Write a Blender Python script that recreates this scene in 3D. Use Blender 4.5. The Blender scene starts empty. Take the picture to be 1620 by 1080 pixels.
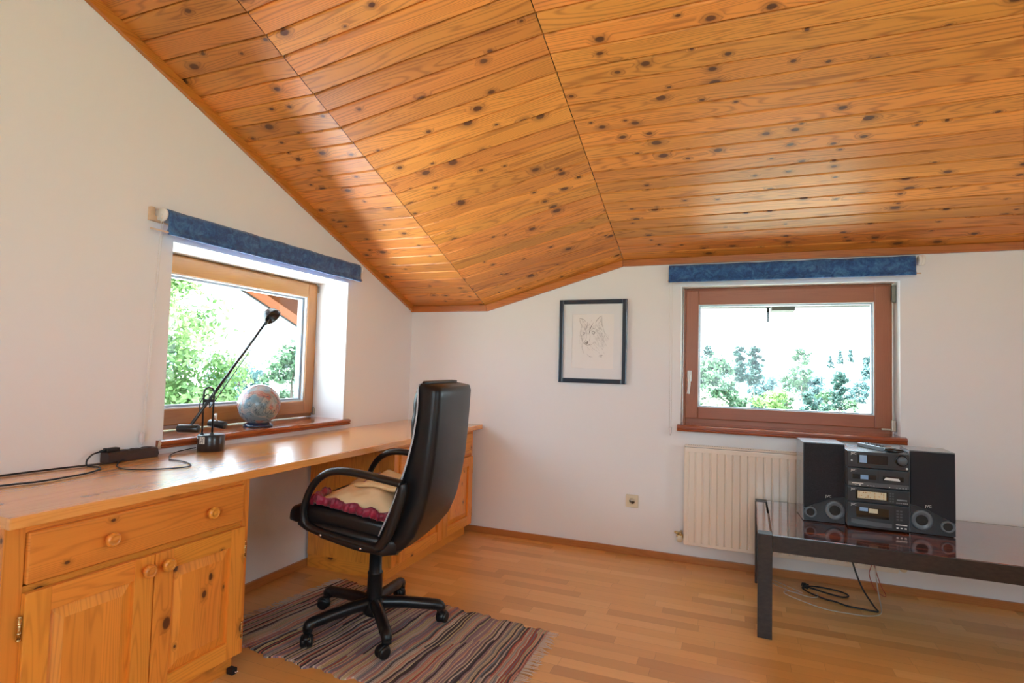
import bpy, bmesh, math, random
from mathutils import Vector, Matrix
PI = math.pi
random.seed(7)
S = bpy.context.scene
C = S.collection

# ------------------------------------------------------------------ camera
cam = bpy.data.cameras.new('camera'); camo = bpy.data.objects.new('camera', cam); C.objects.link(camo)
cam.sensor_width = 36.0; cam.lens = 36.0 * 887.87 / 1620.0; cam.clip_start = 0.02; cam.clip_end = 800
yaw, pit, rol = -0.3792, 0.0473, 0.0268
F = Vector((math.sin(yaw)*math.cos(pit), math.cos(yaw)*math.cos(pit), math.sin(pit)))
R0 = Vector((math.cos(yaw), -math.sin(yaw), 0)); U0 = R0.cross(F)
R1 = R0*math.cos(rol) + U0*math.sin(rol); U1 = U0*math.cos(rol) - R0*math.sin(rol)
M = Matrix((R1, U1, -F)).transposed().to_4x4(); M.translation = Vector((2.2995, -3.693, 1.1695))
camo.matrix_world = M
S.camera = camo

# ------------------------------------------------------------------ render / colour
S.view_settings.view_transform = 'Standard'; S.view_settings.look = 'None'
S.view_settings.exposure = 1.08; S.view_settings.gamma = 1.0; S.view_settings.use_curve_mapping = False
S.cycles.max_bounces = 12; S.cycles.diffuse_bounces = 7; S.cycles.glossy_bounces = 4
S.cycles.transparent_max_bounces = 12; S.cycles.transmission_bounces = 4
S.cycles.caustics_reflective = False; S.cycles.caustics_refractive = False
S.cycles.sample_clamp_indirect = 6.0
S.cycles.use_denoising = True

# ------------------------------------------------------------------ world
W = bpy.data.worlds.new('sky'); S.world = W; W.use_nodes = True
wn = W.node_tree.nodes; wl = W.node_tree.links; wn.clear()
wo = wn.new('ShaderNodeOutputWorld'); wb = wn.new('ShaderNodeBackground')
wt = wn.new('ShaderNodeTexCoord'); ws = wn.new('ShaderNodeSeparateXYZ'); wr = wn.new('ShaderNodeValToRGB')
wm = wn.new('ShaderNodeMapRange'); wm.inputs[1].default_value = -1; wm.inputs[2].default_value = 1
wl.new(wt.outputs['Generated'], ws.inputs[0]); wl.new(ws.outputs[2], wm.inputs[0]); wl.new(wm.outputs[0], wr.inputs[0])
wr.color_ramp.elements[0].position = 0.45; wr.color_ramp.elements[0].color = (.72, .85, .96, 1)
wr.color_ramp.elements[1].position = 1.0; wr.color_ramp.elements[1].color = (.54, .78, 1.0, 1)
e = wr.color_ramp.elements.new(0.52); e.color = (.76, .89, 1.0, 1)
wl.new(wr.outputs[0], wb.inputs[0]); wb.inputs[1].default_value = 4.2; wl.new(wb.outputs[0], wo.inputs[0])

# ------------------------------------------------------------------ sun (high in the west: the roof overhangs keep it off the windows)
sd = bpy.data.lights.new('sun', 'SUN'); sd.energy = 45.0; sd.angle = 0.01; sd.color = (1.0, .985, .97)
so = bpy.data.objects.new('sun', sd); C.objects.link(so)
so.rotation_euler = Vector((0.42, 0.20, -0.88)).to_track_quat('-Z', 'Y').to_euler()

# portals guide the daylight sampling at the window openings (they emit nothing)
def portal(loc, dirv, sx, sy):
    d = bpy.data.lights.new('daylight_portal', 'AREA'); d.shape = 'RECTANGLE'; d.size = sx; d.size_y = sy
    d.cycles.is_portal = True
    o = bpy.data.objects.new('daylight_portal', d); C.objects.link(o)
    o.location = loc; o.rotation_euler = Vector(dirv).to_track_quat('-Z', 'Z').to_euler()
portal((-.36, -1.375, 1.26), (1, 0, 0), 1.25, .9)
portal((2.56, .2, 1.28), (0, -1, 0), 1.2, .9)
portal((2.5, -4.86, 1.5), (0, 1, 0), 1.8, 1.3)
portal((4.96, -3.0, 1.5), (-1, 0, 0), 1.2, 1.2)

# ================================================================== helpers
class NT:
    def __init__(s, name):
        s.m = bpy.data.materials.new(name); s.m.use_nodes = True
        s.t = s.m.node_tree; s.n = s.t.nodes; s.l = s.t.links
        s.b = s.n['Principled BSDF']
    def new(s, typ, **kw):
        x = s.n.new(typ)
        for k, v in kw.items(): setattr(x, k, v)
        return x
    def lk(s, a, b): s.l.new(a, b)
    def val(s, sock, v):
        if isinstance(v, (int, float)): sock.default_value = v
        elif isinstance(v, tuple): sock.default_value = v if len(v) != 3 or sock.type != 'RGBA' else (*v, 1)
        else: s.lk(v, sock)
    def math(s, op, a, b=0.0, c=None, clamp=False):
        x = s.new('ShaderNodeMath', operation=op); x.use_clamp = clamp
        s.val(x.inputs[0], a); s.val(x.inputs[1], b)
        if c is not None: s.val(x.inputs[2], c)
        return x.outputs[0]
    def mix(s, f, a, b, mode='MIX'):
        x = s.new('ShaderNodeMix', data_type='RGBA', blend_type=mode)
        s.val(x.inputs[0], f); s.val(x.inputs[6], a); s.val(x.inputs[7], b)
        return x.outputs[2]
    def comb(s, x, y, z=0.0):
        c = s.new('ShaderNodeCombineXYZ')
        s.val(c.inputs[0], x); s.val(c.inputs[1], y); s.val(c.inputs[2], z)
        return c.outputs[0]
    def sep(s, v):
        c = s.new('ShaderNodeSeparateXYZ'); s.lk(v, c.inputs[0]); return c.outputs
    def noise(s, vec, scale=1.0, detail=2.0, rough=.5, dist=0.0):
        x = s.new('ShaderNodeTexNoise'); x.inputs['Scale'].default_value = scale
        x.inputs['Detail'].default_value = detail; x.inputs['Roughness'].default_value = rough
        x.inputs['Distortion'].default_value = dist
        if vec is not None: s.lk(vec, x.inputs['Vector'])
        return x.outputs
    def ramp(s, f, stops, interp='LINEAR'):
        x = s.new('ShaderNodeValToRGB'); cr = x.color_ramp; cr.interpolation = interp
        while len(cr.elements) < len(stops): cr.elements.new(.5)
        for e, (p, c) in zip(cr.elements, stops):
            e.position = p; e.color = (*c, 1) if len(c) == 3 else c
        s.lk(f, x.inputs[0]); return x.outputs[0]
    def smooth(s, v, a, b):
        x = s.new('ShaderNodeMapRange', interpolation_type='SMOOTHSTEP')
        s.val(x.inputs[0], v); x.inputs[1].default_value = a; x.inputs[2].default_value = b
        return x.outputs[0]
    def bump(s, h, strength=.3, dist=.002):
        x = s.new('ShaderNodeBump'); x.inputs['Strength'].default_value = strength; x.inputs['Distance'].default_value = dist
        s.lk(h, x.inputs['Height']); s.lk(x.outputs[0], s.b.inputs['Normal'])
    def set(s, **kw):
        for k, v in kw.items():
            s.val(s.b.inputs[k.replace('_', ' ')], v)
        return s.m

def plain(name, col, rough=.5, metal=0.0, coat=0.0, bump=0.0, bscale=200, vary=0.0, ior=1.5):
    t = NT(name); tc = t.new('ShaderNodeTexCoord').outputs['Object']
    c = (*col, 1)
    if vary:
        n = t.noise(tc, 14, 3)[0]
        c = t.mix(n, tuple(x*(1-vary) for x in col), tuple(min(1, x*(1+vary)) for x in col))
    t.set(Base_Color=c, Roughness=rough, Metallic=metal, IOR=ior)
    t.b.inputs['Coat Weight'].default_value = coat
    if bump: t.bump(t.noise(tc, bscale, 2)[0], bump, .001)
    return t.m

def pine(name, light, dark, knot=(.10, .028, .01), rough=.32, coat=.4, kdens=.30, ringf=1.0, tint=.22, ringmix=.55, usc=1.0):
    """boards: UV in metres, u along the grain; second uv layer holds one random pair per board"""
    t = NT(name)
    uv = t.new('ShaderNodeUVMap', uv_map='UVMap').outputs[0]; rn = t.new('ShaderNodeUVMap', uv_map='rnd').outputs[0]
    u, v, _ = t.sep(uv); r1, r2, _ = t.sep(rn)
    uo = t.math('ADD', u, t.math('MULTIPLY', r1, 53.0)); vo = t.math('ADD', v, t.math('MULTIPLY', r2, 31.0))
    # knots
    vk = t.comb(t.math('MULTIPLY', uo, 7.0*usc), t.math('MULTIPLY', vo, 11.0*usc))
    vor = t.new('ShaderNodeTexVoronoi', voronoi_dimensions='2D'); vor.inputs['Scale'].default_value = 1
    wob = t.noise(t.comb(t.math('MULTIPLY', uo, 20.0), t.math('MULTIPLY', vo, 30.0)), 1, 2)[0]
    t.lk(vk, vor.inputs['Vector'])
    kd = t.math('ADD', vor.outputs['Distance'], t.math('MULTIPLY', t.math('SUBTRACT', wob, .5), .09))
    cr, cg, cb = t.sep(vor.outputs['Color'])
    sel = t.math('LESS_THAN', cr, kdens)
    rad = t.math('ADD', t.math('MULTIPLY', t.math('MULTIPLY', cg, cg), .11), .055)
    inner = t.math('SUBTRACT', 1.0, t.smooth(t.math('DIVIDE', kd, rad), .75, 1.25))
    inner = t.math('MULTIPLY', inner, sel)
    halo = t.math('MULTIPLY', t.math('SUBTRACT', 1.0, t.smooth(t.math('DIVIDE', kd, rad), .8, 3.2)), sel)
    # grain
    n1 = t.noise(t.comb(t.math('MULTIPLY', uo, .9), t.math('MULTIPLY', vo, 12.0)), 1, 1.5, .4)[0]
    ph = t.math('ADD', t.math('MULTIPLY', vo, 300.0*ringf), t.math('MULTIPLY', n1, 120.0*ringf))
    ph = t.math('ADD', ph, t.math('MULTIPLY', halo, 9.0))
    ring = t.math('ADD', t.math('MULTIPLY', t.math('SINE', ph), .5), .5)
    ring = t.math('POWER', ring, 3.5)
    fine = t.noise(t.comb(t.math('MULTIPLY', uo, 8.0), t.math('MULTIPLY', vo, 420.0)), 1, 2)[0]
    broad = t.noise(t.comb(t.math('MULTIPLY', uo, 1.6), t.math('MULTIPLY', vo, 14.0)), 1, 2)[0]
    g = t.math('ADD', t.math('MULTIPLY', ring, ringmix), t.math('MULTIPLY', t.math('SUBTRACT', fine, .5), .35))
    g = t.math('ADD', g, t.math('MULTIPLY', t.math('SUBTRACT', broad, .45), .75), clamp=True)
    col = t.mix(g, light, dark)
    # board to board difference
    hs = t.new('ShaderNodeHueSaturation')
    t.val(hs.inputs['Hue'], t.math('ADD', .5, t.math('MULTIPLY', t.math('SUBTRACT', r2, .5), .010)))
    t.val(hs.inputs['Value'], t.math('ADD', 1.0, t.math('MULTIPLY', t.math('SUBTRACT', r1, .5), tint*2)))
    t.lk(col, hs.inputs['Color']); col = hs.outputs[0]
    col = t.mix(t.math('MULTIPLY', halo, .45), col, tuple(x*.55 for x in dark))
    ki = t.math('MULTIPLY', inner, .93)
    col = t.mix(ki, col, knot)
    t.set(Base_Color=col, Roughness=rough)
    t.b.inputs['Coat Weight'].default_value = coat; t.b.inputs['Coat Roughness'].default_value = (.34 if coat < .25 else .12) if coat < .9 else .22
    if coat >= .9: t.b.inputs['Coat IOR'].default_value = 1.7
    t.bump(t.math('SUBTRACT', g, inner), .12, .0008)
    return t.m

def bmnew():
    bm = bmesh.new(); bm.loops.layers.uv.new('UVMap'); bm.loops.layers.uv.new('rnd'); return bm

def uvgrain(bm, faces, g='x', rnd=None):
    a = bm.loops.layers.uv['UVMap']; b = bm.loops.layers.uv['rnd']
    r = rnd or (random.random(), random.random())
    gi = 'xyz'.index(g); oth = [i for i in range(3) if i != gi]
    for f in faces:
        f.normal_update(); n = [abs(c) for c in f.normal]; d = n.index(max(n))
        if d == gi: ui, vi = oth
        else: ui = gi; vi = [i for i in oth if i != d][0]
        for l in f.loops:
            k = .35 if d == gi else 1
            l[a].uv = (l.vert.co[ui]*k, l.vert.co[vi]); l[b].uv = r

def box(bm, p0, p1, g='x', bev=0.0, seg=2, rnd=None, mi=0):
    old = set(bm.faces)
    x0, x1 = sorted((p0[0], p1[0])); y0, y1 = sorted((p0[1], p1[1])); z0, z1 = sorted((p0[2], p1[2]))
    vs = [bm.verts.new((x, y, z)) for x in (x0, x1) for y in (y0, y1) for z in (z0, z1)]
    for q in ((0,1,3,2),(4,6,7,5),(0,4,5,1),(2,3,7,6),(0,2,6,4),(1,5,7,3)):
        bm.faces.new([vs[i] for i in q])
    new = [f for f in bm.faces if f not in old]
    if bev:
        es = {e for f in new for e in f.edges}
        bmesh.ops.bevel(bm, geom=list(es), offset=bev, segments=seg, profile=.7, affect='EDGES')
        new = [f for f in bm.faces if f not in old]
    for f in new: f.material_index = mi
    uvgrain(bm, new, g, rnd)
    return new

def prism(bm, poly, axis, a, b, g='x', rnd=None, bev=0.0, mi=0):
    """poly: list of 2D points in the plane across 'axis', extruded from a to b"""
    old = set(bm.faces)
    def P(p, w):
        if axis == 'x': return (w, p[0], p[1])
        if axis == 'y': return (p[0], w, p[1])
        return (p[0], p[1], w)
    A = [bm.verts.new(P(p, a)) for p in poly]; B = [bm.verts.new(P(p, b)) for p in poly]
    n = len(poly)
    bm.faces.new(A); bm.faces.new(B[::-1])
    for i in range(n): bm.faces.new((A[i], B[i], B[(i+1) % n], A[(i+1) % n]))
    new = [f for f in bm.faces if f not in old]
    if bev:
        es = {e for f in new for e in f.edges}
        bmesh.ops.bevel(bm, geom=list(es), offset=bev, segments=2, profile=.7, affect='EDGES')
        new = [f for f in bm.faces if f not in old]
    bmesh.ops.recalc_face_normals(bm, faces=new)
    for f in new: f.material_index = mi
    uvgrain(bm, new, g, rnd)
    return new

def smoothpts(pts, k=6, closed=False):
    P = [Vector(p) for p in pts]; n = len(P); out = []
    rng = range(n) if closed else range(n-1)
    for i in rng:
        if closed: a, b, c, d = P[(i-1) % n], P[i], P[(i+1) % n], P[(i+2) % n]
        else: a, b, c, d = P[max(i-1, 0)], P[i], P[i+1], P[min(i+2, n-1)]
        for j in range(k):
            t = j/k
            out.append(.5*((2*b) + (c-a)*t + (2*a-5*b+4*c-d)*t*t + (3*b-a-3*c+d)*t*t*t))
    if not closed: out.append(P[-1])
    return out

def tube(bm, pts, r, seg=10, closed=False, sx=1.0, up=None, caps=True, mi=0, smooth=True):
    """r: number or list. sx widens the section sideways (flat arms)"""
    old = set(bm.faces)
    P = [Vector(p) for p in pts]; n = len(P)
    rs = r if isinstance(r, (list, tuple)) else [r]*n
    rings = []; prev = None
    for i in range(n):
        if closed: d = (P[(i+1) % n]-P[i-1]).normalized()
        else: d = (P[min(i+1, n-1)]-P[max(i-1, 0)]).normalized()
        if up is not None:
            s = Vector(up) - d*Vector(up).dot(d)
        elif prev is None:
            q = Vector((0, 0, 1)) if abs(d.z) < .9 else Vector((1, 0, 0)); s = q - d*q.dot(d)
        else: s = prev - d*prev.dot(d)
        s.normalize(); prev = s; b = d.cross(s)
        rings.append([bm.verts.new(P[i] + s*rs[i]*math.cos(2*PI*k/seg)*sx + b*rs[i]*math.sin(2*PI*k/seg)) for k in range(seg)])
    for i in range(n if closed else n-1):
        A, B = rings[i], rings[(i+1) % n]
        for k in range(seg):
            bm.faces.new((A[k], A[(k+1) % seg], B[(k+1) % seg], B[k]))
    if caps and not closed:
        bm.faces.new(rings[0][::-1]); bm.faces.new(rings[-1])
    new = [f for f in bm.faces if f not in old]
    for f in new: f.smooth = smooth and len(f.verts) == 4; f.material_index = mi
    uvgrain(bm, new)
    return new

def lathe(bm, prof, seg=28, mat=None, mi=0, smooth=True):
    """prof [(r, z)] about Z, then transformed by mat"""
    old = set(bm.faces); mat = mat or Matrix.Identity(4); rings = []
    for r, z in prof:
        if r < 1e-6: rings.append([bm.verts.new(mat @ Vector((0, 0, z)))])
        else: rings.append([bm.verts.new(mat @ Vector((r*math.cos(2*PI*k/seg), r*math.sin(2*PI*k/seg), z))) for k in range(seg)])
    for A, B in zip(rings, rings[1:]):
        if len(A) == 1 and len(B) == 1: continue
        for k in range(seg):
            k2 = (k+1) % seg
            if len(A) == 1: bm.faces.new((A[0], B[k], B[k2]))
            elif len(B) == 1: bm.faces.new((A[k2], A[k], B[0]))
            else: bm.faces.new((A[k], B[k], B[k2], A[k2]))
    for rg, rev in ((rings[0], 0), (rings[-1], 1)):
        if len(rg) > 1: bm.faces.new(rg if not rev else rg[::-1])
    new = [f for f in bm.faces if f not in old]
    for f in new: f.smooth = smooth and len(f.verts) < 5; f.material_index = mi
    bmesh.ops.recalc_face_normals(bm, faces=new)
    uvgrain(bm, new)
    return new

def at(loc, axis=(0, 0, 1)):
    q = Vector((0, 0, 1)).rotation_difference(Vector(axis))
    return Matrix.Translation(Vector(loc)) @ q.to_matrix().to_4x4()

ORG = {}
def obj(name, bm, mat, parent=None, org=None, local=False):
    me = bpy.data.meshes.new(name)
    o = bpy.data.objects.new(name, me); C.objects.link(o)
    if parent is not None:
        og = Vector((0, 0, 0)) if local else ORG[parent.name]
        o.parent = parent
    else:
        og = Vector(org or (0, 0, 0)); o.location = og
    ORG[o.name] = og
    bmesh.ops.transform(bm, matrix=Matrix.Translation(-og), verts=bm.verts)
    bm.to_mesh(me); bm.free()
    for m in (mat if isinstance(mat, (list, tuple)) else [mat]): me.materials.append(m)
    return o

def thing(name, label, cat, loc, group=None, rz=0.0):
    o = bpy.data.objects.new(name, None); C.objects.link(o); o.location = loc; o.rotation_euler = (0, 0, rz)
    o.empty_display_size = .1
    o['label'] = label; o['category'] = cat
    if group: o['group'] = group
    ORG[o.name] = Vector(loc); return o
def tag(o, label, cat, group=None, kind=None):
    o['label'] = label; o['category'] = cat
    if group: o['group'] = group
    if kind: o['kind'] = kind
    return o
def struct(o, label=None):
    o['kind'] = 'structure'
    if label: o['label'] = label
    return o

def textmesh(bm, s, size, origin, xdir, ydir, depth=.0006, mi=0):
    cu = bpy.data.curves.new('t', 'FONT'); cu.body = s; cu.size = size; cu.extrude = depth; cu.resolution_u = 2
    cu.align_x = 'CENTER'; cu.align_y = 'CENTER'
    o = bpy.data.objects.new('t', cu); C.objects.link(o)
    dg = bpy.context.evaluated_depsgraph_get(); dg.update()
    me = bpy.data.meshes.new_from_object(o.evaluated_get(dg))
    X = Vector(xdir).normalized(); Y = Vector(ydir).normalized(); Z = X.cross(Y)
    m = Matrix((X, Y, Z)).transposed().to_4x4(); m.translation = Vector(origin)
    me.transform(m)
    old = set(bm.faces); bm.from_mesh(me)
    for f in bm.faces:
        if f not in old: f.material_index = mi
    bpy.data.objects.remove(o); bpy.data.curves.remove(cu); bpy.data.meshes.remove(me)

# ================================================================== materials
M_ceil = pine('pine_ceiling_boards', (.77, .30, .060), (.31, .080, .013), rough=.46, coat=.22, kdens=.42, ringf=.9, tint=.17, ringmix=.5)
M_trim = pine('pine_trim', (.58, .19, .030), (.38, .10, .014), rough=.35, coat=.3, kdens=.05)
M_desk = pine('pine_desk_top', (.90, .42, .095), (.68, .25, .04), rough=.26, coat=1.0, kdens=.05, ringmix=.35, tint=.07, knot=(.22, .07, .02))
M_cab = pine('pine_cabinet', (.84, .32, .045), (.50, .14, .016), rough=.34, coat=.35, kdens=.20, ringmix=.36, tint=.07, usc=1.15, ringf=1.1)
M_win1 = pine('golden_window_wood', (.40, .175, .045), (.30, .105, .022), rough=.35, coat=.3, kdens=.0, ringmix=.25, tint=.05)
M_win2 = pine('red_brown_window_wood', (.38, .115, .038), (.28, .07, .02), rough=.4, coat=.2, kdens=.0, ringmix=.25, tint=.05)
M_sill = pine('dark_varnished_sill_wood', (.36, .095, .03), (.20, .045, .014), rough=.22, coat=.7, kdens=.0, ringmix=.4, tint=.05)
M_base = pine('baseboard_wood', (.50, .20, .05), (.34, .11, .025), rough=.4, coat=.2, kdens=.0, ringmix=.3, tint=.08)
M_beam = pine('roof_timber', (.070, .021, .005), (.05, .014, .003), rough=.95, coat=0, kdens=.1)
M_beam.node_tree.nodes['Principled BSDF'].inputs['Specular IOR Level'].default_value = .1

def mk_wall():
    t = NT('white_plaster'); tc = t.new('ShaderNodeTexCoord').outputs['Object']
    n = t.noise(tc, 60, 3)[0]
    t.set(Base_Color=(.85, .865, .875), Roughness=.75); t.bump(n, .12, .002); return t.m
M_wall = mk_wall()

def mk_floor():
    t = NT('maple_strip_parquet'); tc = t.new('ShaderNodeTexCoord').outputs['Object']
    x, y, z = t.sep(tc)
    row = t.math('FLOOR', t.math('DIVIDE', y, .068))
    wn_ = t.new('ShaderNodeTexWhiteNoise', noise_dimensions='1D'); t.lk(row, wn_.inputs['W'])
    off = t.math('MULTIPLY', wn_.outputs['Value'], .9)
    xs = t.math('DIVIDE', t.math('ADD', x, off), .42)
    colm = t.math('FLOOR', xs)
    w2 = t.new('ShaderNodeTexWhiteNoise', noise_dimensions='2D'); t.lk(t.comb(row, colm), w2.inputs['Vector'])
    rv = w2.outputs['Value']
    fy = t.math('FRACT', t.math('DIVIDE', y, .068)); fx = t.math('FRACT', xs)
    ey = t.math('LESS_THAN', t.math('MINIMUM', fy, t.math('SUBTRACT', 1.0, fy)), .012)
    ex = t.math('LESS_THAN', t.math('MINIMUM', fx, t.math('SUBTRACT', 1.0, fx)), .002)
    edge = t.math('MAXIMUM', ex, ey)
    g = t.noise(t.comb(t.math('ADD', t.math('MULTIPLY', x, 3.0), t.math('MULTIPLY', rv, 40.0)), t.math('MULTIPLY', y, 45.0)), 1, 3)[0]
    col = t.ramp(rv, [(0, (.64, .31, .085)), (.35, (.80, .415, .120)), (.75, (.86, .465, .140)), (1, (.92, .54, .185))])
    col = t.mix(t.math('MULTIPLY', g, .30), col, (.55, .26, .075))
    col = t.mix(t.math('MULTIPLY', edge, .45), col, (.30, .13, .04))
    t.set(Base_Color=col, Roughness=t.math('ADD', .26, t.math('MULTIPLY', g, .12)))
    t.b.inputs['Coat Weight'].default_value = .25; t.b.inputs['Coat Roughness'].default_value = .2
    return t.m
M_floor = mk_floor()

def mk_velvet():
    t = NT('crushed_blue_velvet'); tc = t.new('ShaderNodeTexCoord').outputs['Object']
    n = t.noise(tc, 22, 4, .6, 1.2)[0]; n2 = t.noise(tc, 160, 2)[0]
    f = t.math('ADD', t.math('MULTIPLY', n, .8), t.math('MULTIPLY', n2, .25))
    c = t.ramp(f, [(.34, (.006, .035, .13)), (.5, (.016, .085, .27)), (.70, (.07, .22, .48))])
    t.set(Base_Color=c, Roughness=.8); t.b.inputs['Sheen Weight'].default_value = .4
    t.bump(n, .5, .004); return t.m
M_velvet = mk_velvet()

def mk_leather():
    t = NT('black_leather'); tc = t.new('ShaderNodeTexCoord').outputs['Object']
    v = t.new('ShaderNodeTexVoronoi'); v.inputs['Scale'].default_value = 420; t.lk(tc, v.inputs['Vector'])
    t.set(Base_Color=(.006, .0065, .008), Roughness=.36, Specular_IOR_Level=.38); t.bump(v.outputs['Distance'], .18, .0006); return t.m
M_leather = mk_leather()
M_plastic = plain('black_plastic', (.007, .0075, .009), .34, bump=.05)
M_chrome = plain('chrome', (.8, .8, .8), .15, 1.0)
M_hingegrey = plain('tarnished_hinge_metal', (.20, .20, .16), .45, .6, vary=.3)
M_brass = plain('brass', (.75, .55, .28), .25, 1.0)
M_nickel = plain('dull_nickel', (.45, .38, .30), .35, .9)
M_white = plain('white_plastic', (.84, .84, .82), .35)
M_cream = plain('cream_radiator_paint', (.84, .77, .66), .32, coat=.3)
M_beige = plain('beige_socket_plastic', (.76, .68, .50), .4)
M_hole = plain('dark_recess', (.02, .018, .016), .8)
M_piping = plain('pale_piping', (.55, .57, .60), .5)
M_black = plain('black_lamp_metal', (.012, .013, .017), .28, coat=.3)
M_cord = plain('black_cable_rubber', (.012, .010, .012), .45)
M_greycord = plain('grey_cable', (.50, .44, .38), .5)
M_redcord = plain('red_brown_cable', (.35, .05, .03), .45)
M_strip = plain('brown_power_strip_plastic', (.045, .026, .022), .5)
M_ltwood = plain('light_batten_wood', (.70, .52, .36), .5, vary=.15)
M_seal = plain('pale_glazing_seal', (.72, .76, .80), .3)
M_alu = plain('grey_spacer', (.32, .36, .40), .4, .3)
M_gasket = plain('dark_frame_gap', (.05, .018, .008), .7)
M_frame = plain('dark_blue_picture_frame', (.012, .026, .050), .28, coat=.5)
M_paper = plain('drawing_paper', (.86, .86, .85), .7)
M_mat = plain('picture_mat_board', (.80, .83, .85), .7)
M_pencil = plain('graphite_line', (.10, .10, .11), .6)
M_pencil2 = plain('faint_graphite_line', (.42, .42, .43), .7)
M_cabtop = plain('silver_grey_casing', (.30, .36, .40), .25, coat=.5)
M_speaker_box = plain('speaker_cabinet_vinyl', (.15, .17, .185), .22, coat=.5)  # blue-grey lift in the colour imitates window light on the dark vinyl
def mk_grille():
    t = NT('speaker_grille_cloth'); tc = t.new('ShaderNodeTexCoord').outputs['Object']
    n = t.noise(tc, 700, 1)[0]
    t.set(Base_Color=t.ramp(n, [(.35, (.003, .003, .005)), (.7, (.024, .024, .032))]), Roughness=.8); t.bump(n, .4, .001); return t.m
M_grille = mk_grille()
M_hifi = plain('dark_grey_hifi_plastic', (.017, .019, .023), .38, bump=.06, bscale=600)
M_hifi2 = plain('grey_hifi_trim', (.085, .095, .105), .35)
M_gloss = plain('smoked_black_window', (.004, .004, .005), .08, coat=.5)
M_lcd = plain('cream_display_panel', (.66, .60, .42), .4, vary=.1)
M_blue = plain('pale_blue_sticker', (.25, .42, .66), .35)
M_silver = plain('silver_print', (.72, .73, .70), .35)
M_horn = plain('grey_speaker_port', (.13, .145, .16), .3)
M_button = plain('grey_button', (.28, .30, .32), .4)
M_glass_sheet = None

def mk_glass(name, tint=(1, 1, 1)):
    t = NT(name)
    out = t.n['Material Output']; t.n.remove(t.b)
    tr = t.new('ShaderNodeBsdfTransparent'); tr.inputs[0].default_value = (*tint, 1)
    gl = t.new('ShaderNodeBsdfGlossy'); gl.inputs['Roughness'].default_value = .01
    fr = t.new('ShaderNodeFresnel'); fr.inputs[0].default_value = 1.45
    ge = t.new('ShaderNodeNewGeometry'); fac = t.math('MULTIPLY', fr.outputs[0], t.math('SUBTRACT', 1.0, ge.outputs['Backfacing']))
    mx = t.new('ShaderNodeMixShader'); t.lk(fac, mx.inputs[0]); t.lk(tr.outputs[0], mx.inputs[1]); t.lk(gl.outputs[0], mx.inputs[2])
    t.lk(mx.outputs[0], out.inputs[0]); return t.m
M_glass = mk_glass('window_glass', (.97, 1, 1))

def mk_tabletop():
    t = NT('rosewood_with_painted_reflection'); tc = t.new('ShaderNodeTexCoord').outputs['Object']
    x, y, z = t.sep(tc)
    n = t.noise(t.comb(t.math('MULTIPLY', x, 5.0), t.math('MULTIPLY', y, 26.0)), 1, 4, .6, .8)[0]
    c = t.ramp(n, [(.40, (.020, .007, .005)), (.52, (.13, .022, .008)), (.64, (.55, .11, .018))])  # reddish wood; brightest orange streaks imitate the ceiling's reflection
    t.set(Base_Color=c, Roughness=.13); t.b.inputs['Coat Weight'].default_value = 1.0; t.b.inputs['Coat Roughness'].default_value = .06
    t.b.inputs['Coat IOR'].default_value = 1.75
    return t.m
M_ttop = mk_tabletop()
def mk_tleg():
    t = NT('dark_brown_table_wood'); tc = t.new('ShaderNodeTexCoord').outputs['Object']
    x, y, z = t.sep(tc)
    n = t.noise(t.comb(t.math('MULTIPLY', x, 40.0), t.math('MULTIPLY', y, 40.0), t.math('MULTIPLY', z, 90.0)), 1, 3)[0]
    t.set(Base_Color=t.ramp(n, [(.3, (.008, .005, .004)), (.7, (.030, .020, .017))]), Roughness=.35)
    return t.m
M_tleg = mk_tleg()

def mk_rug():
    t = NT('woven_rag_stripes'); uv = t.new('ShaderNodeUVMap', uv_map='UVMap').outputs[0]
    u, v, _ = t.sep(uv)    # u runs across the stripes (metres), v along each stripe
    w = t.noise(t.comb(t.math('MULTIPLY', v, 5.0), t.math('MULTIPLY', u, 9.0)), 1, 2)[0]
    uu = t.math('ADD', u, t.math('MULTIPLY', t.math('SUBTRACT', w, .5), .045))
    idx = t.math('FLOOR', t.math('DIVIDE', uu, .0076))
    seg = t.math('FLOOR', t.math('MULTIPLY', t.math('ADD', v, t.math('MULTIPLY', idx, .377)), .9))
    wn_ = t.new('ShaderNodeTexWhiteNoise', noise_dimensions='2D'); t.lk(t.comb(idx, seg), wn_.inputs['Vector'])
    cols = [(.045,.035,.045),(.74,.60,.44),(.34,.22,.26),(.66,.54,.28),(.10,.09,.10),(.70,.33,.24),(.50,.45,.40),(.66,.56,.36),
            (.74,.58,.42),(.44,.30,.33),(.50,.12,.09),(.27,.29,.32),(.78,.46,.33),(.06,.04,.045),(.62,.55,.36),(.76,.63,.54)]
    c = t.ramp(wn_.outputs['Value'], [(i/len(cols), q) for i, q in enumerate(cols)], 'CONSTANT')
    fr = t.math('FRACT', t.math('DIVIDE', uu, .0076)); ed = t.math('ABSOLUTE', t.math('SUBTRACT', fr, .5))
    c = t.mix(t.math('MULTIPLY', t.smooth(ed, .38, .5), .7), c, (.03, .022, .022))
    rib = t.math('SINE', t.math('MULTIPLY', v, 1500.0))
    fl = t.noise(t.comb(t.math('MULTIPLY', u, 260.0), t.math('MULTIPLY', v, 60.0)), 1, 2)[0]
    c = t.mix(t.math('MULTIPLY', fl, .30), c, (.14, .10, .10))
    t.set(Base_Color=c, Roughness=.95)
    h = t.math('ADD', t.math('MULTIPLY', t.math('SUBTRACT', .5, ed), 1.6), t.math('MULTIPLY', rib, .12))
    t.bump(h, .8, .003); return t.m
M_rug = mk_rug()
M_fringe = plain('cream_cotton_fringe', (.66, .52, .42), .9)

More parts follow.
